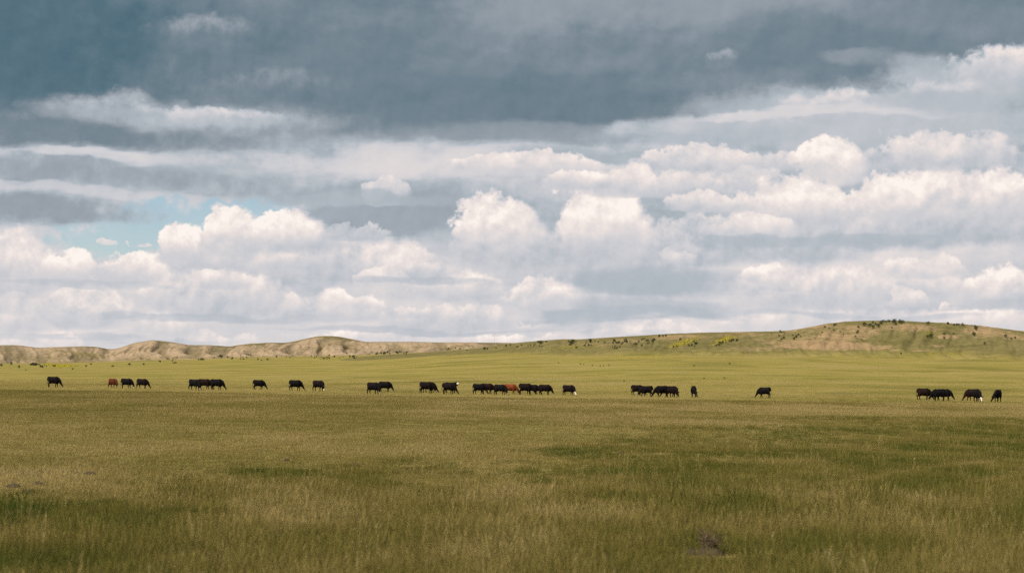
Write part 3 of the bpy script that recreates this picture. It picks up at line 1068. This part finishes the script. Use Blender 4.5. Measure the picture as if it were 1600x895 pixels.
# ------------------------------------------------------------------ shrubs on the slopes
bush_m, h, b, out = material('juniper_leaves')
oi = h.node('ShaderNodeObjectInfo')
t_ = h.node('ShaderNodeNewGeometry')
n_ = h.noise(t_.outputs['Position'], 1.3, 3, .6).outputs['Fac']
c_ = h.cmix(h.step(n_, .3, .7), (0.020, 0.026, 0.010), (0.050, 0.056, 0.020))
c_ = h.cmix(oi.outputs['Random'], c_, h.cmix(1.0, c_, (1.25, 1.2, 1.1), 'MULTIPLY'))
h.set(b.inputs['Base Color'], c_)


def bush_mesh(seed):
    """rounded shrub of leaf sprays about a few stems, 1 m across"""
    rg = np.random.default_rng(seed)
    vs, ts = [], []
    lobes = [(rg.uniform(-.3, .3), rg.uniform(-.3, .3), rg.uniform(.25, .75), rg.uniform(.22, .38)) for _ in range(7)]
    for i in range(150):
        l = lobes[rg.integers(len(lobes))]
        d = rg.normal(size=3)
        d /= np.linalg.norm(d)
        p = np.array(l[:3]) + d * l[3] * rg.uniform(.6, 1.05)
        p[2] = max(p[2], 0.02)
        a, b_ = np.cross(d, rg.normal(size=3)), d
        a /= np.linalg.norm(a) + 1e-6
        s = rg.uniform(.07, .14)
        k0 = len(vs)
        vs += [p - a * s, p + a * s, p + b_ * s * 1.3 + rg.normal(size=3) * .03]
        ts.append((k0, k0 + 1, k0 + 2))
    for i in range(5):                                  # stems
        top = np.array(lobes[i][:3])
        k0 = len(vs)
        vs += [(-.03, 0, 0), (.03, 0, 0), (0, .03, 0), tuple(top)]
        ts += [(k0, k0 + 1, k0 + 3), (k0 + 1, k0 + 2, k0 + 3), (k0 + 2, k0, k0 + 3)]
    me = mesh_np('shrub', vs, tris=ts, smooth=False)
    me.materials.append(bush_m)
    return me


BUSHES = [bush_mesh(100 + i) for i in range(7)]


def bush(px, py, wpx, label, grp=None):
    x, y, z = hit(px, py)
    s = wpx * math.hypot(x, y) / FPX
    o = bpy.data.objects.new('shrub', BUSHES[random.randrange(7)])
    COL.objects.link(o)
    o.location = (x, y, z - 0.06 * s)
    o.rotation_euler = (0, 0, random.uniform(0, 6.3))
    q = random.uniform(.85, 1.2)
    o.scale = (s * q, s * q, s * random.uniform(.85, 1.15))
    tag(o, label, 'shrub', grp)


for px, py, wp, lb in [(1288, 512, 4, 'small round shrub lowest on the left brow of the right hill'), (1305, 509, 6, 'large shrub near the left brow of the right hill above bare soil'),
                       (1340, 521.5, 6, 'dark shrub alone in the pale wash in the face of the right hill'), (1450, 507.5, 5, 'single shrub on the open crest right of the thick shrub row'),
                       (1480, 507, 4, 'single shrub left of the short shrub row on the right part of the crest'), (1526, 516, 7, 'upper of two large shrubs on the right shoulder of the hill'),
                       (1523, 525, 7, 'lower of two large shrubs on the right shoulder of the hill'), (1571, 527, 5, 'left of three shrubs low on the hill near the right picture edge'),
                       (1580, 530, 3, 'smallest of three shrubs low on the hill near the right picture edge'), (1587, 529, 4, 'right of three shrubs low on the hill near the right picture edge'),
                       (1539, 538.5, 4, 'single shrub in the green below the right shoulder of the hill'), (1408, 553, 3.4, 'single small shrub on the flat below the right hill')]:
    bush(px, py, wp, lb)


def bushes(pts, label, grp):
    """each of a stand singled out by its place in the row"""
    pts = sorted(pts)
    for i_, p in enumerate(pts):
        n_ = i_ + 1
        place = 'leftmost' if i_ == 0 else 'rightmost' if n_ == len(pts) else '%d%s from left' % (n_, 'th' if 10 < n_ % 100 < 20 else {1: 'st', 2: 'nd', 3: 'rd'}.get(n_ % 10, 'th'))
        bush(p[0], p[1], p[2], '%s, %s' % (label, place), grp)


bushes([(1296, 514, 3), (1303, 517, 2.6), (1312, 519, 2.6), (1318, 523, 2.4), (1285, 520, 2.4), (1337, 526, 3), (1282, 524, 2.2), (1393, 513, 2.6)],
       'tiny shrub on the bare right hill face', 'tiny shrubs on the bare hill face')
bushes([(1341, 512.5, 4), (1351, 509.5, 7), (1359, 510.5, 6), (1364, 505, 4), (1368, 507.5, 4), (1377, 506, 6), (1380, 503, 4), (1384, 504, 4), (1388, 503, 4), (1391, 503, 3), (1396, 504.5, 5), (1399, 503.5, 6),
        (1399, 507.5, 5), (1406, 504.5, 7), (1409, 506, 7), (1372, 511, 6), (1364, 513, 5)], 'dark shrub in thick row on right hill crest', 'thick shrub row on the right hill crest')
bushes([(1491, 509, 4), (1494, 508.8, 4), (1497.5, 508.8, 4), (1503, 509, 4), (1506, 509.5, 3)], 'low shrub in short row right of the hill crest', 'short shrub row right of the crest')
bushes([(1449, 527, 4), (1453, 526.6, 5), (1456, 525.6, 4), (1476, 523, 4), (1490, 522.5, 3), (1475, 528.5, 3)], 'shrub by the bare scar on the right half of the hill', 'shrubs by the bare scar')


def cloud_of(n_, x0, x1, y0, y1, w0, w1, slope=0.0):
    """a stand of shrubs, drawn together into thickets of uneven size"""
    res = []
    seeds = [(random.random(), random.random()) for _ in range(max(3, n_ // 6))]
    for _ in range(n_):
        c_ = random.choice(seeds)
        u_ = min(1, max(0, c_[0] + random.gauss(0, 3.5 / (x1 - x0)))) if random.random() < .7 else random.random()
        v_ = min(1, max(0, c_[1] + random.gauss(0, .16)))
        res.append((x0 + (x1 - x0) * u_, y0 + (y1 - y0) * v_ + slope * u_, (w0 + (w1 - w0) * random.random() ** 1.8) * .9))
    return res


bushes(cloud_of(15, 1118, 1152, 536, 541, 3, 5, -8), 'dark shrub beside the right patch of yellow flowers', 'shrubs by the right flower patch')
bushes(cloud_of(9, 1076, 1090, 536, 543, 2.6, 4.4, -3) + [(1064, 532, 4.5), (1052, 543, 3), (1058, 542, 3)], 'dark shrub beside the left patch of yellow flowers', 'shrubs by the left flower patch')
bushes(cloud_of(16, 1165, 1260, 521, 534, 2.4, 5, -3), 'shrub scattered on the slope left of the high right hill', 'shrubs left of the high hill')
bushes(cloud_of(42, 950, 1022, 530, 546, 2.2, 4.8, -4), 'shrub in the thicket on the middle of the long ridge', 'thicket on the long ridge')
bushes(cloud_of(30, 885, 952, 534, 545, 2.2, 5.2, -2), 'shrub in the scattered stand on the left of the long ridge', 'scattered stand on the long ridge')
bushes([(1030, 526.5, 4), (1035, 526.5, 4), (1040, 526, 4.5), (1022, 532, 4)], 'shrub in the little row just under the ridge line', 'little row under the ridge line')
bushes(cloud_of(32, 690, 860, 543, 550, 2.2, 4.4, -9), 'dark shrub in the belt on the rise below the mast', 'shrub belt below the mast')
bushes(cloud_of(24, 588, 640, 551.5, 556, 2, 4.2, -1), 'shrub in the clump right of the highest tan hill', 'clump right of the highest tan hill')
bushes(cloud_of(36, 395, 560, 556, 564, 1.8, 4, -4), 'small shrub strewn at the foot of the highest tan hill', 'shrubs at the foot of the highest tan hill')
bushes(cloud_of(30, 270, 395, 560, 569, 1.8, 4.4, -5), 'small shrub strewn at the foot of the middle tan hills', 'shrubs at the foot of the middle tan hills')
bushes(cloud_of(20, 48, 92, 570, 575, 2.2, 5), 'dark shrub in the thicket by the yellow field at the left', 'thicket by the yellow field')
bushes([(18, 570, 4), (2, 572, 4.5), (30, 575, 4), (41, 579, 2.6), (114, 577, 3), (134, 573, 3.4), (142, 570, 3), (176, 573, 3.6), (202, 570, 3.4), (224, 570, 3), (250, 566, 3.4)],
       'single shrub on the open flat below the tan hills at the left', 'lone shrubs on the left flat')
bushes([(873, 567.5, 2.2), (907, 569, 2.2), (912, 570, 2), (925, 571.5, 2.4), (938, 572.5, 2.2), (943, 572, 2), (951, 571.5, 2.2), (1140, 569, 3), (1084, 572, 2.4), (975, 596, 2.4), (1100, 592, 2.6), (1132, 591.5, 2.4)],
       'tiny dark weed on the flat green pasture beyond the cattle', 'tiny weeds beyond the cattle')

# ------------------------------------------------------------------ yellow wildflowers
fl_m, h, b, out = material('yellow_blossom')
t_ = h.node('ShaderNodeNewGeometry')
n_ = h.noise(t_.outputs['Position'], 0.9, 3, .6).outputs['Fac']
h.set(b.inputs['Base Color'], h.cmix(h.step(n_, .3, .65), (0.20, 0.175, 0.022), (0.36, 0.30, 0.016)))


def flowers(pix, label):
    vs, ts = [], []
    rg = np.random.default_rng(int(pix[0][0] * 7))
    for px, py, s0 in pix:
        x, y, z = hit(px, py)
        r = math.hypot(x, y)
        w_ = s0 * r / FPX
        for k_ in range(9):
            d = rg.normal(size=3) * np.array([.5, .7, .16]) * w_
            p = np.array([x, y, z + .18 * w_]) + d
            e = rg.normal(size=(3, 3)) * np.array([.26, .26, .15]) * w_
            k0 = len(vs)
            vs += [p + e[0], p + e[1], p + e[2]]
            ts.append((k0, k0 + 1, k0 + 2))
    me = mesh_np('yellow_wildflowers', vs, tris=ts, smooth=False)
    return tag(new_obj('yellow_wildflowers', me, [fl_m]), label, 'flowers', 'patches of yellow wildflowers', 'stuff')


def patch(n_, cx, cy, wx, wy, tilt, s0):
    res = []
    while len(res) < n_:
        u_, v_ = random.gauss(0, .45), random.gauss(0, .45)
        if u_ * u_ + v_ * v_ < 1:
            res.append((cx + u_ * wx, cy + v_ * wy + u_ * wx * tilt, s0 * random.uniform(.6, 1.3)))
    return res


def thin(n_, x0, x1, ya, yb, dy_, s0):
    return [(x0 + (x1 - x0) * u_, ya + (yb - ya) * u_ + random.gauss(0, dy_), s0 * random.uniform(.5, 1.3)) for u_ in (random.random() for _ in range(n_))]


flowers(patch(560, 1068, 535.5, 32, 6.0, -.30, 1.6), 'left bright yellow flower patch on the long ridge')
flowers(patch(480, 1131, 531.5, 24, 6.0, -.30, 1.6), 'right bright yellow flower patch on the long ridge')
flowers([q for q in ((72 + 52 * u_, 568.5 + 3.5 * u_ + random.uniform(-.4, 3.6) * math.sin(math.pi * min(1, u_ + .12)) , 1.7) for u_ in (random.random() for _ in range(620)))], 'yellow strip of flowers on the flat at the far left')
flowers(patch(60, 1450, 521, 9, 4.5, -.3, 1.5), 'small yellow flower patch on the right hill')
flowers(patch(220, 1475, 552.5, 60, 4, 0, 1.3), 'thin yellow flowers on the flat below the right hill')
flowers(thin(220, 955, 1030, 560.5, 557, .8, 1.4), 'thin yellow line of flowers across the pasture below the ridge')
flowers(patch(300, 890, 543.5, 65, 4.5, -.04, 1.3), 'thin yellow flowers strewn at the left end of the ridge')
flowers(thin(60, 905, 935, 563.5, 562.5, .5, 1.4), 'small yellow fleck of flowers on the green flat below the ridge')
flowers(thin(320, 570, 800, 574, 570, 1.6, 1.0), 'faint yellow flowers strewn over the flat beyond the cattle')

# ------------------------------------------------------------------ mast on the far skyline
mm, h, b, out = material('mast_paint')
h.set(b.inputs['Base Color'], h.cmix(h.step(h.noise(h.node('ShaderNodeTexCoord').outputs['Object'], 0.5, 2, .5).outputs['Fac'], .4, .6), (0.30, 0.29, 0.30), (0.40, 0.39, 0.39)))
az_m = math.atan2(*pix_dir(772.5, 530)[:2])
rm = 2240.0
mx0, my0 = rm * math.sin(az_m), rm * math.cos(az_m)
mz0 = float(ground_z(mx0, my0))
mz1 = EYE + tan_el(772.5, 519.5) * rm
mast = bpy.data.objects.new('radio_mast', None)
COL.objects.link(mast)
mast.location = (mx0, my0, mz0)
tag(mast, 'thin grey radio mast standing on the skyline behind the ridge', 'mast')


def bar(bm, a, b_, r):
    a, b_ = Vector(a), Vector(b_)
    d = (b_ - a).normalized()
    u_ = d.orthogonal().normalized()
    v_ = d.cross(u_)
    ring = [[bm.verts.new(p + (u_ * math.cos(q) + v_ * math.sin(q)) * r) for q in (0, 2.094, 4.189)] for p in (a, b_)]
    for i in range(3):
        bm.faces.new((ring[0][i], ring[0][(i + 1) % 3], ring[1][(i + 1) % 3], ring[1][i]))


def bm_obj(name, bm, mats, parent=None):
    me = bpy.data.meshes.new(name)
    bm.to_mesh(me)
    bm.free()
    return new_obj(name, me, mats, parent)


Hm = mz1 - mz0
bm = bmesh.new()
c3 = [(0.30 * math.cos(q), 0.30 * math.sin(q)) for q in (0, 2.094, 4.189)]
for cx_, cy_ in c3:
    bar(bm, (cx_, cy_, 0), (cx_, cy_, Hm), 0.075)
nseg = int(Hm / 0.9)
for i in range(nseg):
    for j in range(3):
        a, b_ = c3[j], c3[(j + 1) % 3]
        bar(bm, (*a, i * .9), (*b_, (i + 1) * .9), 0.035)
bm_obj('lattice', bm, [mm], mast)
for j in range(3):
    q = 2.094 * j + .5
    bm = bmesh.new()
    bar(bm, (0, 0, Hm * .92), (math.cos(q) * Hm * .6, math.sin(q) * Hm * .6, -1.5), 0.015)
    bm_obj('guy_wire', bm, [mm], mast)
bm = bmesh.new()
bar(bm, (0, 0, Hm), (0, 0, Hm + 2.2), 0.05)
bm_obj('antenna', bm, [mm], mast)

# ------------------------------------------------------------------ grass
gr_m, h, b, out = material('grass_blade')
at = h.node('ShaderNodeAttribute', attribute_name='tint', attribute_type='INSTANCER')
hh_ = h.node('ShaderNodeAttribute', attribute_name='hue')
tt = h.m('ADD', at.outputs['Fac'], h.m('MULTIPLY', h.m('SUBTRACT', hh_.outputs['Fac'], .5), .30))
gc = h.ramp(tt, [(0.0, (0.040, 0.062, 0.012)), (0.25, (0.076, 0.082, 0.017)), (0.5, (0.120, 0.103, 0.026)), (0.75, (0.192, 0.150, 0.048)), (1.0, (0.315, 0.240, 0.105))])
df = h.node('ShaderNodeBsdfDiffuse')
h.set(df.inputs[0], gc)
tr = h.node('ShaderNodeBsdfTranslucent')
h.set(tr.inputs[0], gc)
mxs = h.node('ShaderNodeMixShader')
mxs.inputs[0].default_value = 0.35
h.set(mxs.inputs[1], df.outputs[0])
h.set(mxs.inputs[2], tr.outputs[0])
h.set(out.inputs[0], mxs.outputs[0])
h.t.nodes.remove(b)


def tuft(name, seed, n_, rad, h0, h1, wid, lean, heads=0):
    rg = np.random.default_rng(seed)
    vs, qs, ts, hue = [], [], [], []

    def blade(x, y, hgt, wd, ld, la, hv, head=False):
        d = np.array([math.cos(la), math.sin(la), 0.0])
        fa = rg.uniform(0, 6.28)
        sd = np.array([math.cos(fa), math.sin(fa), 0.0])
        p0 = np.array([x, y, -0.02])
        p1 = p0 + d * ld * hgt * .3 + np.array([0, 0, hgt * .6])
        p2 = p0 + d * ld * hgt + np.array([0, 0, hgt])
        k0 = len(vs)
        if head:
            p3 = p2 + d * .03 + np.array([0, 0, .065])
            vs.extend([p0 - sd * wd * .25, p0 + sd * wd * .25, p2 + sd * wd * .25, p2 - sd * wd * .25, p2 - sd * wd * .55, p2 + sd * wd * .55, p3])
            qs.append((k0, k0 + 1, k0 + 2, k0 + 3))
            ts.append((k0 + 4, k0 + 5, k0 + 6))
            hue.extend([hv] * 7)
        else:
            vs.extend([p0 - sd * wd * .5, p0 + sd * wd * .5, p1 + sd * wd * .4, p1 - sd * wd * .4, p2])
            qs.append((k0, k0 + 1, k0 + 2, k0 + 3))
            ts.append((k0 + 3, k0 + 2, k0 + 4))
            hue.extend([hv] * 5)
    for i in range(n_):
        rr, aa = rad * math.sqrt(rg.random()), rg.uniform(0, 6.28)
        blade(rr * math.cos(aa), rr * math.sin(aa), rg.uniform(h0, h1), wid * rg.uniform(.7, 1.3), rg.uniform(.1, lean), rg.uniform(0, 6.28), rg.random())
    for i in range(heads):
        rr, aa = rad * math.sqrt(rg.random()), rg.uniform(0, 6.28)
        blade(rr * math.cos(aa), rr * math.sin(aa), h1 * rg.uniform(1.05, 1.5), .007, rg.uniform(.05, .3), rg.uniform(0, 6.28), rg.uniform(.7, 1.15), True)
    me = mesh_np(name, vs, qs, ts, smooth=False)
    attr(me, 'hue', hue)
    me.materials.append(gr_m)
    return me


def library(name, meshes):
    c = bpy.data.collections.new(name)
    for i, me in enumerate(meshes):
        o = bpy.data.objects.new('%s_%02d' % (name, i), me)
        c.objects.link(o)
    return c


LIB_LONG = library('long_tuft', [tuft('long_tuft', 300 + i, 64, .16, .04, .125, .0042, .6, 1) for i in range(6)])
LIB_SHORT = library('short_tuft', [tuft('short_tuft', 320 + i, 52, .26, .02, .06, .0055, .8, 1 if i % 3 == 0 else 0) for i in range(6)])
LIB_MID = library('sward_tuft', [tuft('sward_tuft', 340 + i, 46, .55, .015, .05, .022, 1.6, 0) for i in range(5)])


def scatter(name, lib, pts, scl, tint, label, cat):
    n_ = len(pts)
    me = bpy.data.meshes.new(name)
    me.vertices.add(n_)
    me.vertices.foreach_set('co', np.asarray(pts, np.float32).ravel())
    attr(me, 'scl', scl)
    attr(me, 'tint', tint)
    attr(me, 'rot', RNG.uniform(0, 6.283, n_))
    attr(me, 'pick', RNG.integers(0, 100, n_))
    o = new_obj(name, me)
    g = bpy.data.node_groups.new(name, 'GeometryNodeTree')
    g.interface.new_socket('Geometry', in_out='INPUT', socket_type='NodeSocketGeometry')
    g.interface.new_socket('Geometry', in_out='OUTPUT', socket_type='NodeSocketGeometry')
    h = NT(g)
    gi, go = h.node('NodeGroupInput'), h.node('NodeGroupOutput')

    def named(nm, dt='FLOAT'):
        a = h.node('GeometryNodeInputNamedAttribute', data_type=dt)
        a.inputs['Name'].default_value = nm
        return a.outputs['Attribute']
    ci = h.node('GeometryNodeCollectionInfo', transform_space='ORIGINAL')
    ci.inputs['Collection'].default_value = lib
    ci.inputs['Separate Children'].default_value = True
    ci.inputs['Reset Children'].default_value = True
    ip = h.node('GeometryNodeInstanceOnPoints')
    h.set(ip.inputs['Points'], gi.outputs[0])
    h.set(ip.inputs['Instance'], ci.outputs[0])
    ip.inputs['Pick Instance'].default_value = True
    h.set(ip.inputs['Instance Index'], named('pick'))
    cx_ = h.node('ShaderNodeCombineXYZ')
    h.set(cx_.inputs[2], named('rot'))
    er = h.node('FunctionNodeEulerToRotation')
    h.set(er.inputs[0], cx_.outputs[0])
    h.set(ip.inputs['Rotation'], er.outputs[0])
    h.set(ip.inputs['Scale'], named('scl'))
    h.set(go.inputs[0], ip.outputs[0])
    md = o.modifiers.new('scatter', 'NODES')
    md.node_group = g
    return tag(o, label, cat, kind='stuff')


def fan(n_, r0, r1, spread=0.35, bias=1.0):
    """points spread evenly over the ground of a sector"""
    r = np.sqrt(RNG.uniform(r0 ** 2, r1 ** 2, n_)) if bias == 1 else r0 * (r1 / r0) ** RNG.random(n_)
    a = RNG.uniform(-spread, spread, n_)
    return r * np.sin(a), r * np.cos(a), a, r


def seen_row(a, r):
    """picture row of flat ground there, for the lie of the two kinds of grass"""
    hgt = EYE + SLOPE * r * np.sin(a)
    return CX + FPX * np.tan(a), HORIZON + FPX * hgt / r


def long_zone(a, r):
    px, py = seen_row(a, r)
    edge = np.interp(px, [-300, 0, 300, 600, 900, 1150, 1400, 1700], [815, 802, 788, 756, 726, 698, 670, 652])
    x, y = r * np.sin(a), r * np.cos(a)
    wob = (fbm(x / 5, y / 9, 91, 4) - .5) * 130
    return sstep(py + wob - edge, -45, 50)


# long green grass of the foreground
x, y, a, r = fan(205000, 14, 120, bias=2)
wx_, wy_, _ = hit(1106, 868)
keep = (RNG.random(len(x)) < long_zone(a, r) * np.clip(r / 17, 1, 3) ** -.2 * (.35 + .65 * sstep(fbm(x / 1.3, y / 2.2, 117, 3), .32, .5))) & (np.hypot((x - wx_) / .55, (y - wy_ + .35) / .8) > 1)
x, y, a, r = (q[keep] for q in (x, y, a, r))
z = ground_z(x, y)
pat = fbm(x / 2.0, y / 3.6, 93, 4)
pat2 = fbm(x / 11, y / 18, 95, 3)
px, py = seen_row(a, r)
tint = 0.46 + (pat - .5) * .95 + (pat2 - .5) * .35 + RNG.normal(0, .07, len(x))
lush = np.zeros(len(x))
for cx_, cy_, wx_, wy_ in [(1060, 800, 28, 10), (1165, 792, 40, 12), (1195, 806, 55, 8), (1350, 783, 34, 10), (1390, 778, 12, 14), (1325, 790, 30, 6), (1270, 800, 40, 7), (1590, 805, 40, 10), (20, 795, 50, 8), (300, 770, 60, 8), (330, 800, 30, 8), (420, 740, 60, 6)]:
    lush = np.maximum(lush, np.exp(-((px - cx_) / wx_) ** 2 - ((py - cy_) / wy_) ** 2))
tint = tint - lush * .24
track = np.zeros(len(x))
for (ax_, ay_), (bx_, by_) in [((1360, 738), (1560, 713)), ((1470, 757), (1640, 728)), ((1180, 772), (1380, 742))]:
    on = sstep(px, ax_, ax_ + 40) * (1 - sstep(px, bx_ - 20, bx_ + 20))
    track = np.maximum(track, on * np.exp(-((py - (ay_ + (px - ax_) / (bx_ - ax_) * (by_ - ay_))) / 3.2) ** 2))
tint = tint + track * .3
scl = (0.75 + .5 * pat2 + RNG.normal(0, .12, len(x))) * (1 + .8 * lush) * (1 - .4 * track) * (1 + r / 220)
scatter('long_grass', LIB_LONG, np.stack([x, y, z], -1), np.clip(scl, .4, 2.4), np.clip(tint, 0, 1), 'long green and tan grass filling the near pasture', 'grass')

# seed stalks standing above it
LIB_STALK = library('seed_stalk', [tuft('seed_stalk', 360 + i, 3, .10, .10, .24, .004, .5, 5) for i in range(4)])
x, y, a, r = fan(12000, 15, 90, bias=2)
keep = RNG.random(len(x)) < long_zone(a, r) * sstep(fbm(x / 2.5, y / 4, 119, 3), .42, .62)
x, y, a, r = (q[keep] for q in (x, y, a, r))
scatter('seed_stalks', LIB_STALK, np.stack([x, y, ground_z(x, y)], -1), RNG.uniform(.7, 1.4, len(x)), np.clip(RNG.normal(.52, .15, len(x)), 0, 1), 'thin tan seed stalks standing above the near grass', 'grass')

# short dry grass as far as the lip
x, y, a, r = fan(200000, 14, 212, bias=2)
x2, y2, a2, r2 = fan(78000, 90, 212)
x, y, a, r = (np.concatenate(q) for q in ((x, x2), (y, y2), (a, a2), (r, r2)))
keep = (RNG.random(len(x)) > long_zone(a, r) * .85) & (r < LIP(CX + FPX * np.tan(a)) + RNG.normal(0, 1.6, len(x)))
x, y, a, r = (q[keep] for q in (x, y, a, r))
z = ground_z(x, y)
pat = fbm(x / 4, y / 9, 97, 4)
pat2 = fbm(x / 22, y / 30, 99, 3)
tint = 0.78 + (pat - .5) * .6 + (pat2 - .5) * .4 + RNG.normal(0, .09, len(x))
scl = (0.8 + .6 * pat + RNG.normal(0, .15, len(x))) * (1 + r / 320)
scatter('short_dry_grass', LIB_SHORT, np.stack([x, y, z], -1), np.clip(scl, .4, 3), np.clip(tint, 0, 1), 'short dry tan grass between the long grass and the cattle', 'grass')

# grazed sward round the cattle
x, y, a, r = fan(92000, 195, 560, bias=2)
keep = r > LIP(CX + FPX * np.tan(a)) - 2
x, y, a, r = (q[keep] for q in (x, y, a, r))
keep = RNG.random(len(x)) < 1 - sstep(r, 380, 560)
x, y, a, r = (q[keep] for q in (x, y, a, r))
z = ground_z(x, y)
pat = fbm(x / 16, y / 40, 103, 4)
tint = 0.80 + (pat - .5) * .6 + RNG.normal(0, .06, len(x))
scatter('grazed_grass', LIB_MID, np.stack([x, y, z], -1), RNG.uniform(.6, 1.3, len(x)), np.clip(tint, 0, 1), 'short yellow green grass around and beyond the cattle', 'grass')

# ------------------------------------------------------------------ dry clump, clods
dm, h, b, out = material('dry_weed')
n_ = h.noise(h.node('ShaderNodeTexCoord').outputs['Object'], 9, 4, .6).outputs['Fac']
h.set(b.inputs['Base Color'], h.cmix(h.step(n_, .35, .65), (0.036, 0.026, 0.014), (0.120, 0.086, 0.046)))
em, h, b, out = material('bare_earth')
n_ = h.noise(h.node('ShaderNodeTexCoord').outputs['Object'], 7, 5, .65).outputs['Fac']
h.set(b.inputs['Base Color'], h.cmix(h.step(n_, .3, .7), (0.022, 0.016, 0.009), (0.050, 0.036, 0.020)))


def lump(name, seed, sx, sy, sz, mat, parent=None):
    bm = bmesh.new()
    bmesh.ops.create_icosphere(bm, subdivisions=4, radius=1)
    rg = np.random.default_rng(seed)
    off = rg.uniform(0, 50, 2)
    co = np.array([v_.co[:] for v_ in bm.verts])
    d = 0.62 + .75 * fbm(co[:, 0] * 1.6 + off[0] + co[:, 2], co[:, 1] * 1.6 + off[1] - co[:, 2], seed, 4, .6)
    for v_, q in zip(bm.verts, d):
        v_.co = Vector((v_.co.x * sx * q, v_.co.y * sy * q, max(v_.co.z, -.25) * sz * q))
    for f_ in bm.faces:
        f_.smooth = True
    return bm_obj(name, bm, [mat], parent)


def twigs(name, seed, n_, rad, hgt, lean, mat, parent, thick=.004):
    rg = np.random.default_rng(seed)
    bm = bmesh.new()
    for i in range(n_):
        aa, rr = rg.uniform(0, 6.28), rad * math.sqrt(rg.random())
        p = Vector((rr * math.cos(aa), rr * math.sin(aa), 0))
        d = Vector((math.cos(aa) * lean, math.sin(aa) * lean, 1)) + Vector(rg.normal(size=3) * .25)
        q = p
        L = hgt * rg.uniform(.4, 1)
        for s in range(4):
            nq = q + d.normalized() * L / 4
            bar(bm, q, nq, thick * (1 - s * .18))
            if s > 0:
                for _ in range(2):
                    e = nq + Vector(rg.normal(size=3)).normalized() * L * .22
                    bar(bm, nq, e, thick * .55)
            q = nq
            d = d + Vector(rg.normal(size=3) * .22)
    return bm_obj(name, bm, [mat], parent)


x, y, z = hit(1108, 868)
clump = bpy.data.objects.new('dry_weed', None)
COL.objects.link(clump)
clump.location = (x, y, z)
clump.scale = (.85, .85, .85)
tag(clump, 'dry brown weed on a bare dark hummock in the near grass', 'weed')
lump('hummock', 5, .24, .20, .17, em, clump)
q_ = lump('hummock', 6, .13, .12, .09, em, clump)
q_.location = (-.30, .03, .02)
q_ = lump('root_crown', 7, .09, .09, .13, dm, clump)
q_.location = (.02, .05, .15)
q_ = twigs('stems', 8, 60, .10, .36, .5, dm, clump, .006)
q_.location = (.04, .05, .12)
x, y, z = hit(1298, 893)
pw = bpy.data.objects.new('pale_weed', None)
COL.objects.link(pw)
pw.location = (x, y, z)
tag(pw, 'pale feathery weed at the bottom edge right of the dry brown weed', 'weed')
pm, h, b, out = material('pale_stalk')
n_ = h.noise(h.node('ShaderNodeTexCoord').outputs['Object'], 12, 3, .6).outputs['Fac']
h.set(b.inputs['Base Color'], h.cmix(n_, (0.13, 0.11, 0.065), (0.23, 0.19, 0.12)))
twigs('stalks', 18, 16, .05, .34, .25, pm, pw, .0035)

for i, (px, py, s_, lb) in enumerate([(970, 709, .10, 'dark clod on the edge of the long grass right of centre'), (140, 742, .14, 'dark earth clod low at the left in the dry grass'), (120, 741, .10, 'smaller clod just left of the dark clod at the left'),
                                      (22, 762, .16, 'earth clod by the left picture edge'), (60, 758, .13, 'earth clod a little right of the left edge clod'), (45, 770, .12, 'lowest earth clod near the left picture edge'), (555, 728, .12, 'clod in the dry grass left of centre'),
                                      (640, 733, .10, 'clod in the dry grass just left of the picture centre'), (448, 720, .10, 'small clod in the dry grass halfway to the left edge'), (1165, 775, .12, 'brownish clod among the green tufts right of centre'),
                                      (1020, 737, .09, 'small clod in front of the long grass right of centre'), (400, 738, .10, 'flat clod by the green patch left of centre')]):
    x, y, z = hit(px, py)
    o = lump('earth_clod', 30 + i, s_ * .9, s_ * .6, s_ * .45, em)
    o.location = (x, y, z + .02)
    tag(o, lb, 'clod', 'clods of dark earth in the near pasture')

# ------------------------------------------------------------------ unseen cloud, added overhead to shade the near pasture
cm, h, b, out = material('shade_cloud_vapour')
h.t.nodes.remove(b)
pv = h.node('ShaderNodeVolumePrincipled')
pv.inputs['Color'].default_value = (0.95, 0.95, 0.96, 1)
pv.inputs['Density'].default_value = 0.0066
pv.inputs['Anisotropy'].default_value = 0.3
h.set(out.inputs['Volume'], pv.outputs[0])
bm = bmesh.new()
bmesh.ops.create_icosphere(bm, subdivisions=5, radius=1)
co = np.array([v_.co[:] for v_ in bm.verts])
d = 0.72 + .56 * fbm(co[:, 0] * 2.2 + 4 + co[:, 2], co[:, 1] * 2.2 + 9 - co[:, 2] * .7, 131, 4, .55)
for v_, q in zip(bm.verts, d):
    v_.co = Vector((v_.co.x * 620 * q, v_.co.y * 400 * q, (v_.co.z * 95 if v_.co.z > 0 else v_.co.z * 45) * q))
shade_cloud = bm_obj('cloud', bm, [cm])
CH = 520.0
shade_cloud.location = (0 + SUN[0] / SUN[2] * CH, -385 + SUN[1] / SUN[2] * CH, CH)
tag(shade_cloud, 'unseen cloud added behind the viewer to shade the near pasture', 'cloud', kind='stuff')
